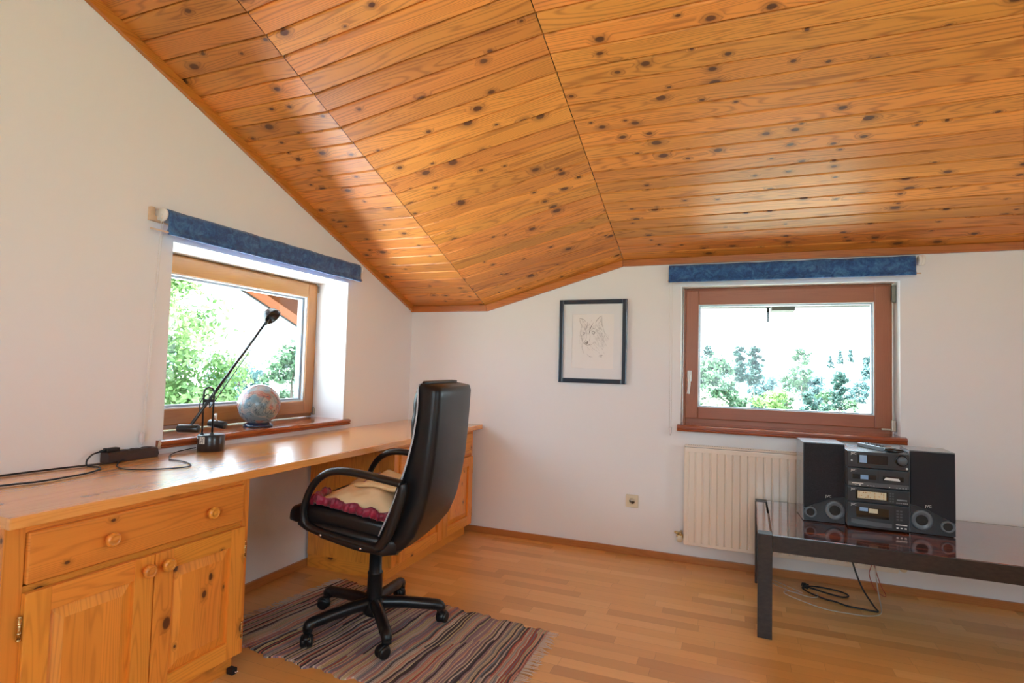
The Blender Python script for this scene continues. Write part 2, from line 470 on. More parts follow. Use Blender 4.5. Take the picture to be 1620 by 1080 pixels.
def mk_cushion():
    t = NT('cream_knitted_cotton'); tc = t.new('ShaderNodeTexCoord').outputs['Object']
    v = t.new('ShaderNodeTexVoronoi'); v.inputs['Scale'].default_value = 150; t.lk(tc, v.inputs['Vector'])
    n = t.noise(tc, 20, 3)[0]
    c = t.ramp(n, [(.3, (.78, .52, .24)), (.7, (.86, .64, .36))])
    c = t.mix(t.math('MULTIPLY', t.math('SUBTRACT', 1.0, t.smooth(v.outputs['Distance'], .0, .35)), .35), c, (.42, .20, .05))
    t.set(Base_Color=c, Roughness=.9); t.bump(v.outputs['Distance'], .5, .002); return t.m
M_cush = mk_cushion()
M_cush_plain = plain('cream_cotton', (.84, .62, .36), .9, bump=.2, bscale=300, vary=.06)
def mk_red():
    t = NT('burgundy_satin'); tc = t.new('ShaderNodeTexCoord').outputs['Object']
    n = t.noise(tc, 30, 3)[0]
    t.set(Base_Color=t.ramp(n, [(.3, (.14, .003, .022)), (.7, (.36, .008, .05))]), Roughness=.45); t.b.inputs['Sheen Weight'].default_value = .3
    return t.m
M_red = mk_red()

def mk_globe():
    t = NT('marbled_paper_glaze'); tc = t.new('ShaderNodeTexCoord').outputs['Object']
    w = t.noise(tc, 9, 2, .5)[1]
    m = t.new('ShaderNodeVectorMath', operation='MULTIPLY_ADD'); t.lk(w, m.inputs[0]); m.inputs[1].default_value = (.22, .22, .22); t.lk(tc, m.inputs[2])
    n = t.noise(m.outputs[0], 13, 3, .55, 1.2)[0]
    n2 = t.noise(m.outputs[0], 7, 2, .5, .8)[0]
    base = t.ramp(n2, [(.36, (.17, .26, .31)), (.44, (.33, .32, .29)), (.49, (.36, .11, .09)), (.53, (.45, .27, .20)), (.60, (.24, .045, .035))])
    ln = t.math('ABSOLUTE', t.math('SUBTRACT', n, .5))
    lm = t.math('SUBTRACT', 1.0, t.smooth(ln, .006, .022))
    l2 = t.math('MULTIPLY', t.math('SUBTRACT', 1.0, t.smooth(t.math('ABSOLUTE', t.math('SUBTRACT', n, .60)), .0, .02)), .6)
    c = t.mix(l2, base, (.55, .48, .42)); c = t.mix(t.math('MULTIPLY', lm, .85), c, (.05, .08, .12))
    t.set(Base_Color=c, Roughness=.25); t.b.inputs['Coat Weight'].default_value = .2; return t.m
M_globe = mk_globe()
M_gbase = plain('blue_black_stand', (.015, .022, .06), .25, coat=.4)

def leafmat(name, a, b):
    t = NT(name); oi = t.new('ShaderNodeTexCoord').outputs['Object']
    n = t.noise(oi, 1.1, 4, .7)[0]; n2 = t.noise(oi, 9, 2)[0]
    f = t.math('ADD', t.math('MULTIPLY', n, .7), t.math('MULTIPLY', n2, .35))
    c = t.ramp(f, [(.38, a), (.66, b)])
    t.set(Base_Color=c, Roughness=.6)
    out = t.n['Material Output']; tl = t.new('ShaderNodeBsdfTranslucent'); t.lk(c, tl.inputs[0])
    mx = t.new('ShaderNodeMixShader'); mx.inputs[0].default_value = .35
    t.lk(t.b.outputs[0], mx.inputs[1]); t.lk(tl.outputs[0], mx.inputs[2]); t.lk(mx.outputs[0], out.inputs[0])
    return t.m
L_bright = leafmat('bright_green_leaves', (0.049, 0.129, 0.025), (0.207, 0.306, 0.109))
L_mid = leafmat('mid_green_leaves', (0.017, 0.056, 0.023), (0.073, 0.139, 0.073))
L_dark = leafmat('dark_blue_green_leaves', (0.005, 0.025, 0.021), (0.023, 0.074, 0.058))
L_pale = leafmat('pale_blossom_leaves', (0.158, 0.198, 0.119), (0.317, 0.341, 0.262))
L_far = leafmat('haze_tinted_leaves', (0.036, 0.086, 0.093), (0.079, 0.143, 0.143))  # blue tint is distance haze put into the leaf colour
M_bark = plain('grey_brown_bark', (.12, .09, .07), .9, vary=.3)
def mk_grass():
    t = NT('sunlit_meadow'); tc = t.new('ShaderNodeTexCoord').outputs['Object']
    n = t.noise(tc, .6, 4)[0]; n2 = t.noise(tc, 12, 3)[0]
    c = t.ramp(n, [(.35, (.17, .21, .16)), (.7, (.25, .29, .24))]); c = t.mix(t.math('MULTIPLY', n2, .4), c, (.22, .25, .20))
    t.set(Base_Color=c, Roughness=.9); return t.m
M_grass = mk_grass()
M_pale_ground = plain('pale_bounce_ground', (.78, .80, .83), .9, vary=.1)  # pale reflector colour for the slab added below the left window
M_house = plain('white_house_render', (.78, .78, .76), .8)
M_roof = plain('grey_roof_tiles', (.34, .38, .42), .7, vary=.15)
M_gutter = plain('zinc_gutter', (.020, .026, .028), .6)
M_soffit = plain('brown_soffit_boards', (.05, .042, .036), .7)

# ================================================================== the room
XR, YB = 4.9, -4.8            # right wall, rear wall
T = .36                       # wall thickness
HA, S1, HC, S3 = 1.574, .394, 1.858, .318   # lower edges of the ceiling trim
CA, CC = 1.615, 1.898         # ceiling planes at the back wall
def zc1(y): return CA - S1*y
def zc3(y): return CC - S3*y
def seam1(y): return .612 + .009*max(y, -3)
XS2 = 1.608
def zc(x, y):
    if y > 0: y0 = y
    a, b = seam1(y), XS2
    if x <= a: return zc1(y)
    if x >= b: return zc3(y)
    k = (x-a)/(b-a); return zc1(y)*(1-k) + zc3(y)*k

# floor
bm = bmnew(); box(bm, (-.1, YB-.1, -.12), (XR+.1, .1, 0)); struct(obj('floor', bm, M_floor))

# left wall (x = 0), window 1 opening y -1.975..-.772, z .80..1.684
J0, J1, WZ0, WZ1 = -1.975, -.772, .800, 1.684
def ztop(y): return HA + .145 - S1*y
bm = bmnew()
prism(bm, [(J1, -.2), (T, -.2), (T, ztop(T)), (J1, ztop(J1))], 'x', -T, 0)
prism(bm, [(YB-.2, -.2), (J0, -.2), (J0, ztop(J0)), (YB-.2, ztop(YB-.2))], 'x', -T, 0)
prism(bm, [(J0, -.2), (J1, -.2), (J1, WZ0), (J0, WZ0)], 'x', -T, 0)
prism(bm, [(J0, WZ1), (J1, WZ1), (J1, ztop(J1)), (J0, ztop(J0))], 'x', -T, 0)
struct(obj('wall_left', bm, M_wall))

# back wall (y = 0), window 2 opening x 1.980..3.151, z .807..1.716
K0, K1, VZ0, VZ1 = 1.980, 3.151, .812, 1.716
bm = bmnew()
prism(bm, [(0, -.2), (K0, -.2), (K0, HC+.145), (XS2, HC+.145), (.62, HA+.145), (0, HA+.145)], 'y', 0, T)
prism(bm, [(K1, -.2), (XR+.2, -.2), (XR+.2, HC+.145), (K1, HC+.145)], 'y', 0, T)
prism(bm, [(K0, -.2), (K1, -.2), (K1, VZ0), (K0, VZ0)], 'y', 0, T)
prism(bm, [(K0, VZ1), (K1, VZ1), (K1, HC+.145), (K0, HC+.145)], 'y', 0, T)
struct(obj('wall_back', bm, M_wall))

# right wall with a window added for fill light (beside/behind the camera)
bm = bmnew()
def zr(y): return zc3(y)+.10
prism(bm, [(-2.4, -.2), (0, -.2), (0, zr(0)), (-2.4, zr(-2.4))], 'x', XR, XR+T)
prism(bm, [(YB, -.2), (-3.6, -.2), (-3.6, zr(-3.6)), (YB, zr(YB))], 'x', XR, XR+T)
prism(bm, [(-3.6, 2.1), (-2.4, 2.1), (-2.4, zr(-2.4)), (-3.6, zr(-3.6))], 'x', XR, XR+T)
prism(bm, [(-3.6, -.2), (-2.4, -.2), (-2.4, .9), (-3.6, .9)], 'x', XR, XR+T)
struct(obj('wall_right', bm, M_wall))
# rear wall with a window added behind the camera for fill light
bm = bmnew()
prism(bm, [(0, -.2), (1.6, -.2), (1.6, zc(1.6, YB)+.10), (.6, zc(.6, YB)+.10), (0, zc(0, YB)+.10)], 'y', YB-T, YB)
prism(bm, [(3.4, -.2), (XR, -.2), (XR, zc3(YB)+.10), (3.4, zc3(YB)+.10)], 'y', YB-T, YB)
box(bm, (1.6, YB-T, -.2), (3.4, YB, .85))
prism(bm, [(1.6, 2.15), (3.4, 2.15), (3.4, zc3(YB)+.10), (1.6, zc3(YB)+.10)], 'y', YB-T, YB)
struct(obj('wall_rear', bm, M_wall))

# ceiling: tongue and groove boards, three facets
def ceiling_section(bm, xa, xb, zf, w=.0905, y0=0.0, y1=YB, gap=.0018, twist=1):
    a = bm.loops.layers.uv['UVMap']; b = bm.loops.layers.uv['rnd']
    y = y0
    while y > y1:
        r = (random.random(), random.random()); ya = y; yb = max(y-w, y1)
        prof = [(ya, .020), (ya-.0022, .020), (ya-.0028, .004), (ya-.0062, .0), (yb+.0062, .0), (yb+.0028, .004), (yb+.0022, .020), (yb, .020)]
        xsn = 2 if twist == 1 else 6
        cols = []
        for (yy, dz) in prof:
            A, B = xa(yy)+gap, xb(yy)-gap
            cols.append([bm.verts.new((A+(B-A)*i/(xsn-1), yy, zf(A+(B-A)*i/(xsn-1), yy)+dz)) for i in range(xsn)])
        for j in range(7):
            for i in range(xsn-1):
                f = bm.faces.new((cols[j][i], cols[j][i+1], cols[j+1][i+1], cols[j+1][i]))
                f.normal_update()
                if f.normal.z > 0: f.normal_flip()
                for l in f.loops:
                    l[a].uv = (l.vert.co.x, (y0-l.vert.co.y)*1.06 - (y0-ya)*1.06); l[b].uv = r
        y = yb
bm = bmnew(); ceiling_section(bm, lambda y: 0.0, seam1, lambda x, y: zc1(y)); c1 = obj('ceiling_slope', bm, M_ceil); struct(c1)
c1.name = 'ceiling'
bm = bmnew(); ceiling_section(bm, seam1, lambda y: XS2, zc, twist=6); struct(obj('ceiling', bm, M_ceil))
bm = bmnew(); ceiling_section(bm, lambda y: XS2, lambda y: XR, lambda x, y: zc3(y)); struct(obj('ceiling', bm, M_ceil))

# roof deck above the boards, overhanging the outer walls
bm = bmnew()
def slab(xs, y0, y1, o0, o1, ny=8):
    g = {}
    for i, x in enumerate(xs):
        for j in range(ny+1):
            y = y0+(y1-y0)*j/ny
            for k, o in enumerate((o0, o1)): g[i, j, k] = bm.verts.new((x, y, zc(x, y)+o))
    nx = len(xs)-1
    for i in range(nx):
        for j in range(ny):
            bm.faces.new((g[i,j,0], g[i,j+1,0], g[i+1,j+1,0], g[i+1,j,0])); bm.faces.new((g[i,j,1], g[i+1,j,1], g[i+1,j+1,1], g[i,j+1,1]))
    for i in range(nx):
        for j, s in ((0, 1), (ny, -1)): bm.faces.new((g[i,j,0], g[i+1,j,0], g[i+1,j,1], g[i,j,1])[::s])
    for j in range(ny):
        for i, s in ((0, -1), (nx, 1)): bm.faces.new((g[i,j,0], g[i,j+1,0], g[i,j+1,1], g[i,j,1])[::s])
slab([-1.05, 0, .6, 1.1, XS2, 3.2, 5.6], 1.0, YB-.8, .105, .24)
bmesh.ops.recalc_face_normals(bm, faces=bm.faces)
struct(obj('roof_deck', bm, M_hole if False else M_soffit))

# trims along the ceiling
bm = bmnew()
for k in range(1):
    prism(bm, [(0, HA), (YB, HA-S1*YB), (YB, CA+.004-S1*YB), (0, CA+.004)], 'x', 0.0, .022, g='y', bev=.004)
struct(obj('trim_1', bm, M_trim))
bm = bmnew()
prism(bm, [(0, HA), (.633, HA), (.625, CA+.004), (0, CA+.004)], 'y', -.022, 0, g='x', bev=.003)
prism(bm, [(.635, HA), (XS2+.0, HC), (XS2-.003, CC+.002), (.627, CA+.004)], 'y', -.022, 0, g='x', bev=.003)
prism(bm, [(XS2+.002, HC), (XR, HC), (XR, CC+.002), (XS2-.001, CC+.002)], 'y', -.022, 0, g='x', bev=.003)
struct(obj('trim_2', bm, M_trim))

# baseboards
bm = bmnew(); box(bm, (0, -.016, 0), (XR, 0, .042), 'x', .003); struct(obj('baseboard_back', bm, M_base))
bm = bmnew(); box(bm, (0, -.016, 0), (.016, YB, .042), 'y', .003); struct(obj('baseboard_left', bm, M_base))
bm = bmnew(); box(bm, (XR-.016, -.016, 0), (XR, YB, .042), 'y', .003); struct(obj('baseboard_right', bm, M_base))

# ------------------------------------------------------------------ window 1 (left wall)
def frame_rect(bm, axis, a, b, c, d, w, d0, d1, bev=.004):
    """rectangular ring: a..b horizontal, c..d vertical, member widths w=(left,right,bottom,top), depth d0..d1"""
    l, r, bo, to = w
    def B(h0, h1, v0, v1, g):
        if axis == 'x': box(bm, (d0, h0, v0), (d1, h1, v1), 'y' if g == 'h' else 'z', bev)
        else: box(bm, (h0, d0, v0), (h1, d1, v1), 'x' if g == 'h' else 'z', bev)
    B(a, a+l, c, d, 'v'); B(b-r, b, c, d, 'v'); B(a+l, b-r, c, c+bo, 'h'); B(a+l, b-r, d-to, d, 'h')
bm = bmnew()
frame_rect(bm, 'x', J0, J1, .826, 1.684, (.035, .006, .030, .010), -.325, -.252)
w1 = struct(obj('window_1', bm, M_win1), 'golden wooden tilt window in the left wall above the desk')
bm = bmnew(); frame_rect(bm, 'x', J0+.012, J1-.008, .848, 1.675, (.075, .080, .078, .088), -.31, -.235, .006)
obj('sash', bm, M_win1, w1)
bm = bmnew(); frame_rect(bm, 'x', J0+.085, J1-.086, .924, 1.589, (.008, .008, .009, .008), -.262, -.243, .001)
obj('glazing_seal', bm, M_seal, w1)
bm = bmnew(); frame_rect(bm, 'x', J0+.093, J1-.094, .932, 1.581, (.012, .016, .012, .012), -.30, -.264, .001)
obj('spacer', bm, M_alu, w1)
bm = bmnew(); box(bm, (-.286, J0+.09, .93), (-.280, J1-.09, 1.585)); obj('pane', bm, M_glass, w1)
bm = bmnew(); tube(bm, [(-.228, J1-.008, 1.625), (-.228, J1-.008, 1.665)], .005)
obj('hinge', bm, M_nickel, w1)
bm = bmnew(); box(bm, (-.245, J1-.016, .836), (-.222, J1-.001, .875), bev=.003); tube(bm, [(-.228, J1-.010, .845), (-.228, J1-.010, .885)], .006)
obj('hinge', bm, M_nickel, w1)
# sill with moulded front
bm = bmnew()
prof = [(-.30, .785), (.012, .781), (.030, .787), (.034, .793), (.028, .798), (.033, .802), (.036, .809), (.030, .817), (.020, .820), (-.30, .822)]
prism(bm, prof, 'y', -2.005, -.738, g='y')
obj('window_sill', bm, M_sill, w1)
bm = bmnew(); prism(bm, [(p[0], p[1]) for p in prof[1:9]], 'y', -2.0065, -2.005, g='x'); obj('sill_end_cut', bm, M_ltwood, w1)['label'] = 'raw pale end of the sill moulding'

# ------------------------------------------------------------------ window 2 (back wall)
bm = bmnew()
frame_rect(bm, 'y', K0+.006, K1-.012, .822, 1.716, (.016, .010, .060, .018), .115, .19)
w2 = struct(obj('window_2', bm, M_win2), 'red-brown wooden tilt window in the back wall above the radiator')
bm = bmnew(); frame_rect(bm, 'y', K0+.020, K1-.018, .878, 1.704, (.078, .085, .074, .094), .100, .17, .006)
obj('sash', bm, M_win2, w2)
bm = bmnew(); frame_rect(bm, 'y', K0+.094, K1-.099, .946, 1.614, (.007, .007, .010, .007), .106, .125, .001)
obj('glazing_seal', bm, M_seal, w2)
bm = bmnew(); frame_rect(bm, 'y', K0+.101, K1-.106, .955, 1.607, (.008, .008, .006, .008), .126, .160, .001)
obj('spacer', bm, M_alu, w2)
bm = bmnew(); box(bm, (K0+.10, .143, .955), (K1-.10, .149, 1.608)); obj('pane', bm, M_glass, w2)
bm = bmnew(); box(bm, (K0+.034, .090, 1.115), (K0+.060, .101, 1.185), bev=.004); lathe(bm, [(.009, 0), (.009, .030)], 14, at((K0+.047, .095, 1.150), (0, -1, 0)))
h = obj('handle', bm, M_white, w2)
bm = bmnew(); tube(bm, smoothpts([(K0+.047, .066, 1.155), (K0+.047, .064, 1.135), (K0+.046, .066, 1.08), (K0+.042, .070, 1.035)], 4), [.008]*4+[.0085]*4+[.008]*5, 10, sx=1.1)
lv = obj('lever', bm, M_white, h)
bm = bmnew(); box(bm, (K1-.022, .070, 1.605), (K1-.002, .098, 1.700), bev=.003); tube(bm, [(K1-.010, .082, 1.60), (K1-.010, .082, 1.66)], .008)
obj('hinge', bm, M_hingegrey, w2)
bm = bmnew(); box(bm, (K1-.026, .070, .868), (K1-.004, .098, .93), bev=.004); box(bm, (K1-.07, .09, .872), (K1-.02, .099, .882), bev=.002)
obj('hinge', bm, M_nickel, w2)
bm = bmnew()
prof = [(.14, .812), (-.030, .806), (-.046, .808), (-.050, .816), (-.044, .822), (-.050, .828), (-.050, .838), (-.040, .845), (-.020, .848), (.14, .852)]
prism(bm, prof, 'x', 1.966, 3.172, g='x'); obj('window_sill', bm, M_sill, w2)
# simple glazing of the unseen openings added behind the camera for fill light
for nm, lab, args, pn in (('added_window_rear', 'unseen wide window added in the rear wall for fill light', ('y', 1.6, 3.4, .85, 2.15, (.07, .07, .07, .07), YB-.2, YB-.14), ((1.65, YB-.18, .9), (3.35, YB-.174, 2.1))),
                      ('added_window_right', 'unseen window added in the right wall for fill light', ('x', -3.6, -2.4, .9, 2.1, (.07, .07, .07, .07), XR+.14, XR+.2), ((XR+.17, -3.55, .95), (XR+.176, -2.45, 2.05)))):
    bm = bmnew(); frame_rect(bm, *args); w = struct(obj(nm, bm, M_win2), lab)
    bm = bmnew(); box(bm, *pn); obj('pane', bm, M_glass, w)

# ------------------------------------------------------------------ outside
bm = bmnew(); box(bm, (-220, -60, -3.4), (160, 260, -3.2)); struct(obj('ground', bm, M_grass))
bm = bmnew(); box(bm, (-8, -12, -3.2), (-.5, 7, -3.17)); struct(obj('added_bounce_slab', bm, M_pale_ground))  # unseen pale slab added to bounce sun up through the left window
def hill(name, x0, x1, y0, h, mat, seed):
    random.seed(seed); bm = bmnew(); n = 60; rows = 10; vs = []
    ph = [random.uniform(0, 6) for _ in range(4)]
    for j in range(rows+1):
        row = []
        for i in range(n+1):
            x = x0+(x1-x0)*i/n; k = j/rows
            hh = h*math.sin(PI*k)**.8*(.7+.2*math.sin(x*.02+ph[0])+.12*math.sin(x*.07+ph[1])+.05*math.sin(x*.31+ph[2]))
            row.append(bm.verts.new((x, y0+k*70, -3.3+hh)))
        vs.append(row)
    for j in range(rows):
        for i in range(n): bm.faces.new((vs[j][i], vs[j][i+1], vs[j+1][i+1], vs[j+1][i]))
    for f in bm.faces: f.smooth = True
    return struct(obj(name, bm, mat))
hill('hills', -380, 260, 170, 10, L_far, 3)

M_greybeam = plain('weathered_rafter_wood', (.055, .050, .040), .8, vary=.15)
# verge rafter and eaves of this house
bm = bmnew()
def verge(x0, x1, d0, d1, ya=-2.9, yb=.9):
    prism(bm, [(ya, 1.387-.388*ya+d0), (yb, 1.387-.388*yb+d0), (yb, 1.387-.388*yb+d1), (ya, 1.387-.388*ya+d1)], 'x', x0, x1, g='y', bev=.004)
verge(-.965, -.82, .014, .30)
r = thing('verge_rafter', 'orange sloping roof rafter seen outside through the upper part of the left window', 'roof beam', (-.90, -.8, 1.7))
obj('beam', bm, M_beam, r)
bm = bmnew(); verge(-1.0, -.966, .0, .30); obj('verge_trim', bm, M_gutter, r)
bm = bmnew()
box(bm, (2.545, .80, 1.640), (2.70, .995, 1.690), 'y', .006)
tag(obj('rafter_tail', bm, M_greybeam, org=(2.62, 1.0, 1.7)), 'short pale rafter end hanging at the eave above the right window view', 'roof beam')
g = thing('gutter', 'grey eave gutter seen along the top of the right window', 'gutter', (2.4, 1.08, 1.72))
bm = bmnew(); prism(bm, [(1.0, 1.683), (1.09, 1.688), (1.14, 1.72), (1.14, 1.76), (1.0, 1.76)], 'x', -1.1, 5.5); obj('channel', bm, M_gutter, g)
bm = bmnew(); tube(bm, [(2.53, 1.03, 1.70), (2.53, 1.03, 1.575)], .012, 8); obj('drip_rod', bm, M_hole, g)

# trees
def tree(px, wpx, ytop, D, leaf, label, name='leafy_tree', zb=-3.2, n=2600, ls=.10, conifer=False, az=None, rad=None, zt=None, group='trees beyond the windows', bush=False, cat='tree', seed=1):
    random.seed(seed*31+5)
    if az is None:
        off = math.atan((px-810)/887.9); az = off-.3792; dep = D*math.cos(off)
        rad = wpx/2/887.9*dep*math.cos(off); zt = 1.17+dep*(590-ytop)/887.9
    cx, cy = 2.3+D*math.sin(az), -3.69+D*math.cos(az)
    H = zt-zb
    r = thing(name, label, cat, (cx, cy, zb), group)
    bm = bmnew()
    ch = min(H*.82, rad*3.6) if not bush else H*.95
    zc0 = zt-ch/2
    blobs = []
    nb = 70 if not bush else 46
    for i in range(nb):
        k = random.random(); zz = zt-ch*(.04+.92*k)
        if conifer: rr = rad*(.12+.88*k)
        else: rr = rad*math.sqrt(max(.04, 1-((k-.52)/.56)**2))*(.8+.25*math.sin(i*2.1))
        a = random.uniform(0, 2*PI); q = rr*(.15+.80*random.random()**.6)
        blobs.append((Vector((cx+q*math.cos(a), cy+q*math.sin(a), zz)), rad*random.uniform(.12, .26)))
    s = rad*ls
    for i in range(n):
        c, br = random.choice(blobs)
        d = Vector((random.gauss(0, 1), random.gauss(0, 1), random.gauss(0, .8)))
        p = c+d*br*.62; d.normalize()
        a = Vector((random.gauss(0, 1), random.gauss(0, 1), random.gauss(0, 1))).normalized(); b = a.cross(d)
        if b.length < .1: continue
        b.normalize(); a = b.cross(d + a*.5).normalized()
        m = s*random.uniform(.5, 1.25)
        vs = [bm.verts.new(p+a*m*1.2), bm.verts.new(p+b*m*.55), bm.verts.new(p-a*m), bm.verts.new(p-b*m*.55)]
        bm.faces.new(vs)
    obj('foliage', bm, leaf, r)
    bm = bmnew(); tr = max(.05, rad*.07)
    tube(bm, [(cx, cy, zb-.1), (cx+tr*.3, cy, zb+H*.4), (cx-tr*.2, cy+tr*.2, zt-ch*.35)], [tr, tr*.75, tr*.35], 8)
    for i in range(7):
        c, br = blobs[i]; tube(bm, [(cx, cy, min(c.z-.05*ch, zt-ch*.35)), c], [tr*.4, tr*.12], 6)
    obj('trunk', bm, M_bark, r)
    return r
rad = math.radians
tree(0, 0, 0, 15, L_bright, 'large sunlit bright green tree filling the left side of the left window view', az=-rad(56.5), rad=2.75, zt=4.2, n=36000, ls=.026, seed=2)
tree(0, 0, 0, 9.5, L_pale, 'pale yellow-green shrub below the large tree in the left window view', 'leafy_shrub', az=-rad(52), rad=.85, zt=.45, n=6000, ls=.06, bush=True, cat='shrub', seed=3)
tree(0, 0, 0, 24, L_mid, 'mid green tree at the right side of the left window view', az=-rad(43.0), rad=1.5, zt=1.9, n=5000, ls=.07, seed=4)
tree(0, 0, 0, 17, L_pale, 'pale blossoming shrub between the two green trees in the left window view', 'leafy_shrub', az=-rad(45.5), rad=1.3, zt=.15, n=5000, ls=.07, bush=True, cat='shrub', seed=5)
tree(0, 0, 0, 45, L_far, 'distant haze-tinted tree behind the globe in the left window view', az=-rad(47.5), rad=2.2, zt=.9, n=3000, ls=.08, seed=6)
tree(1132, 96, 566, 30, L_mid, 'broad green tree at the left edge of the right window view', n=6000, ls=.08, seed=7)
tree(1119, 30, 545, 46, L_dark, 'narrow tree top behind the broad green tree in the right window view', n=2600, seed=8)
tree(1170, 34, 546, 40, L_dark, 'dark teal tree left of its taller-crowned twin in the right window view', n=4200, ls=.11, seed=9)
tree(1193, 38, 545, 42, L_dark, 'dark teal tree, right one of the pair left of centre in the right window view', n=4200, ls=.11, seed=10)
tree(1126, 90, 626, 20, L_pale, 'pale round shrub at the bottom left of the right window view', 'leafy_shrub', n=5000, ls=.08, bush=True, cat='shrub', seed=11)
tree(1224, 92, 610, 22, L_bright, 'bright round bush at the bottom middle of the right window view', 'leafy_shrub', n=7000, ls=.07, bush=True, cat='shrub', seed=12)
tree(1269, 46, 545, 38, L_mid, 'tall open-crowned green tree right of centre in the right window view', n=3600, ls=.09, seed=13)
tree(1290, 56, 606, 30, L_dark, 'low dark green bush under the tall open-crowned tree', 'leafy_shrub', n=4200, ls=.1, bush=True, cat='shrub', seed=14)
tree(1328, 40, 582, 34, L_dark, 'dark rounded tree at the right of the right window view', n=4200, ls=.1, seed=15)
tree(1346, 40, 620, 30, L_mid, 'small green shrub beside the dark rounded tree', 'leafy_shrub', n=3000, ls=.1, bush=True, cat='shrub', seed=16)
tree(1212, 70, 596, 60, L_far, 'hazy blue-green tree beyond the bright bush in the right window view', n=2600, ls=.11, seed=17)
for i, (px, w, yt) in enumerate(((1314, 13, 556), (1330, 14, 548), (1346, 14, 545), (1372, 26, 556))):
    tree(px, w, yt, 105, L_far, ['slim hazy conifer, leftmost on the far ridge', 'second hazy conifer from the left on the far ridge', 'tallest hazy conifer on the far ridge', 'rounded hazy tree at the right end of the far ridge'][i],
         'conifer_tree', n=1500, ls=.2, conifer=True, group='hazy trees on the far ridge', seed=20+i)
def house(px, wpx, ytop, D, label, seed):
    off = math.atan((px-810)/887.9); az = off-.3792; dep = D*math.cos(off)
    w = wpx/887.9*dep; zt = 1.17+dep*(590-ytop)/887.9
    cx, cy = 2.3+D*math.sin(az), -3.69+D*math.cos(az)
    r = thing('house', label, 'house', (cx, cy, -3.2), 'houses beyond the windows')
    bm = bmnew(); box(bm, (cx-w/2, cy, -3.2), (cx+w/2, cy+5, zt-1.0))
    obj('wall', bm, M_house, r)
    bm = bmnew(); prism(bm, [(cy-.5, zt-1.1), (cy+2.5, zt), (cy+5.5, zt-1.1), (cy+5.5, zt-1.25), (cy+2.5, zt-.16), (cy-.5, zt-1.25)], 'x', cx-w/2-.4, cx+w/2+.4)
    obj('roof', bm, M_roof, r)
    for i in range(3):
        x = cx-w*.3+w*.3*i; bm = bmnew(); box(bm, (x-.45, cy-.03, zt-2.6), (x+.45, cy+.02, zt-1.5)); obj('window', bm, M_gloss, r)
tree(1150, 60, 600, 35, L_mid, 'mid green bushy tree under the pair of dark teal trees', n=4200, ls=.09, seed=31)
tree(1206, 50, 622, 27, L_dark, 'dark low bush left of the bright round bush', 'leafy_shrub', n=3600, ls=.09, bush=True, cat='shrub', seed=32)
tree(1246, 36, 588, 52, L_mid, 'small mid green tree between bright bush and tall open-crowned tree', n=3000, ls=.1, seed=33)
tree(1306, 44, 612, 44, L_mid, 'green bush behind and left of the dark rounded tree', 'leafy_shrub', n=3000, ls=.1, bush=True, cat='shrub', seed=34)
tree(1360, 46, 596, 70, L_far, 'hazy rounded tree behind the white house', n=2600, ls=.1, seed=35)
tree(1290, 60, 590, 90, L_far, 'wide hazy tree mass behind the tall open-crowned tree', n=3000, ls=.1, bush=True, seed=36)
house(1372, 56, 634, 46, 'white house with grey roof at the bottom right of the right window view', 1)
house(408, 36, 584, 62, 'distant house with a grey roof behind the lamp head in the left window view', 2)

# ================================================================== desk
random.seed(21)
DY0, DX = -2.829, .619
t = thing('worktop', 'long pine worktop running along the left wall under the window', 'desk', (.31, -1.4, .73))
bm = bmnew()
for i in range(6):   # edge-glued staves
    x0 = .003+(DX-.022)*i/6; x1 = .003+(DX-.022)*(i+1)/6
    box(bm, (x0, DY0, .7305), (x1, -.004, .76), 'y')
obj('board', bm, M_desk, t)
bm = bmnew(); box(bm, (DX-.0185, DY0-.002, .7295), (DX+.001, -.004, .7605), 'y', .004)
obj('edge_strip', bm, M_desk, t)

def knob(bm, loc, axis=(1, 0, 0), r=.021):
    lathe(bm, [(.0, .0), (.011, 0), (.011, .012), (.016, .015), (r, .021), (r*1.0, .027), (r*.86, .032), (r*.62, .034), (r*.58, .032), (r*.3, .0345), (0, .035)], 24, at(loc, axis))
def cab_door(bm, x, y0, y1, z0, z1):
    """framed door with raised field on the plane x (front towards +x)"""
    st = .062; th = .019
    box(bm, (x-th, y0, z0), (x, y0+st, z1), 'z', .0025); box(bm, (x-th, y1-st, z0), (x, y1, z1), 'z', .0025)
    box(bm, (x-th, y0+st, z0), (x-.0006, y1-st, z0+st), 'y', .002); box(bm, (x-th, y0+st, z1-st), (x-.0006, y1-st, z1), 'y', .002)
    a0, a1, b0, b1 = y0+st, y1-st, z0+st, z1-st
    # raised panel: flat rim, sloped bevel, field made of three staves
    m = .034; xr, xf = x-.013, x-.002
    old = set(bm.faces)
    def q(p): 
        f = bm.faces.new([bm.verts.new(c) for c in p]); return f
    o = [(xr, a0, b0), (xr, a1, b0), (xr, a1, b1), (xr, a0, b1)]; i_ = [(xf, a0+m, b0+m), (xf, a1-m, b0+m), (xf, a1-m, b1-m), (xf, a0+m, b1-m)]
    rn = (random.random(), random.random())
    for k in range(4): q([o[k], o[(k+1) % 4], i_[(k+1) % 4], i_[k]])
    uvgrain(bm, [f for f in bm.faces if f not in old], 'z', rn)
    n = 3
    for k in range(n):
        o2 = set(bm.faces); u0 = a0+m+(a1-a0-2*m)*k/n; u1 = a0+m+(a1-a0-2*m)*(k+1)/n
        q([(xf, u0, b0+m), (xf, u1, b0+m), (xf, u1, b1-m), (xf, u0, b1-m)]); uvgrain(bm, [f for f in bm.faces if f not in o2], 'z')
    q([(x-th, a0, b0), (x-th, a0, b1), (x-th, a1, b1), (x-th, a1, b0)])

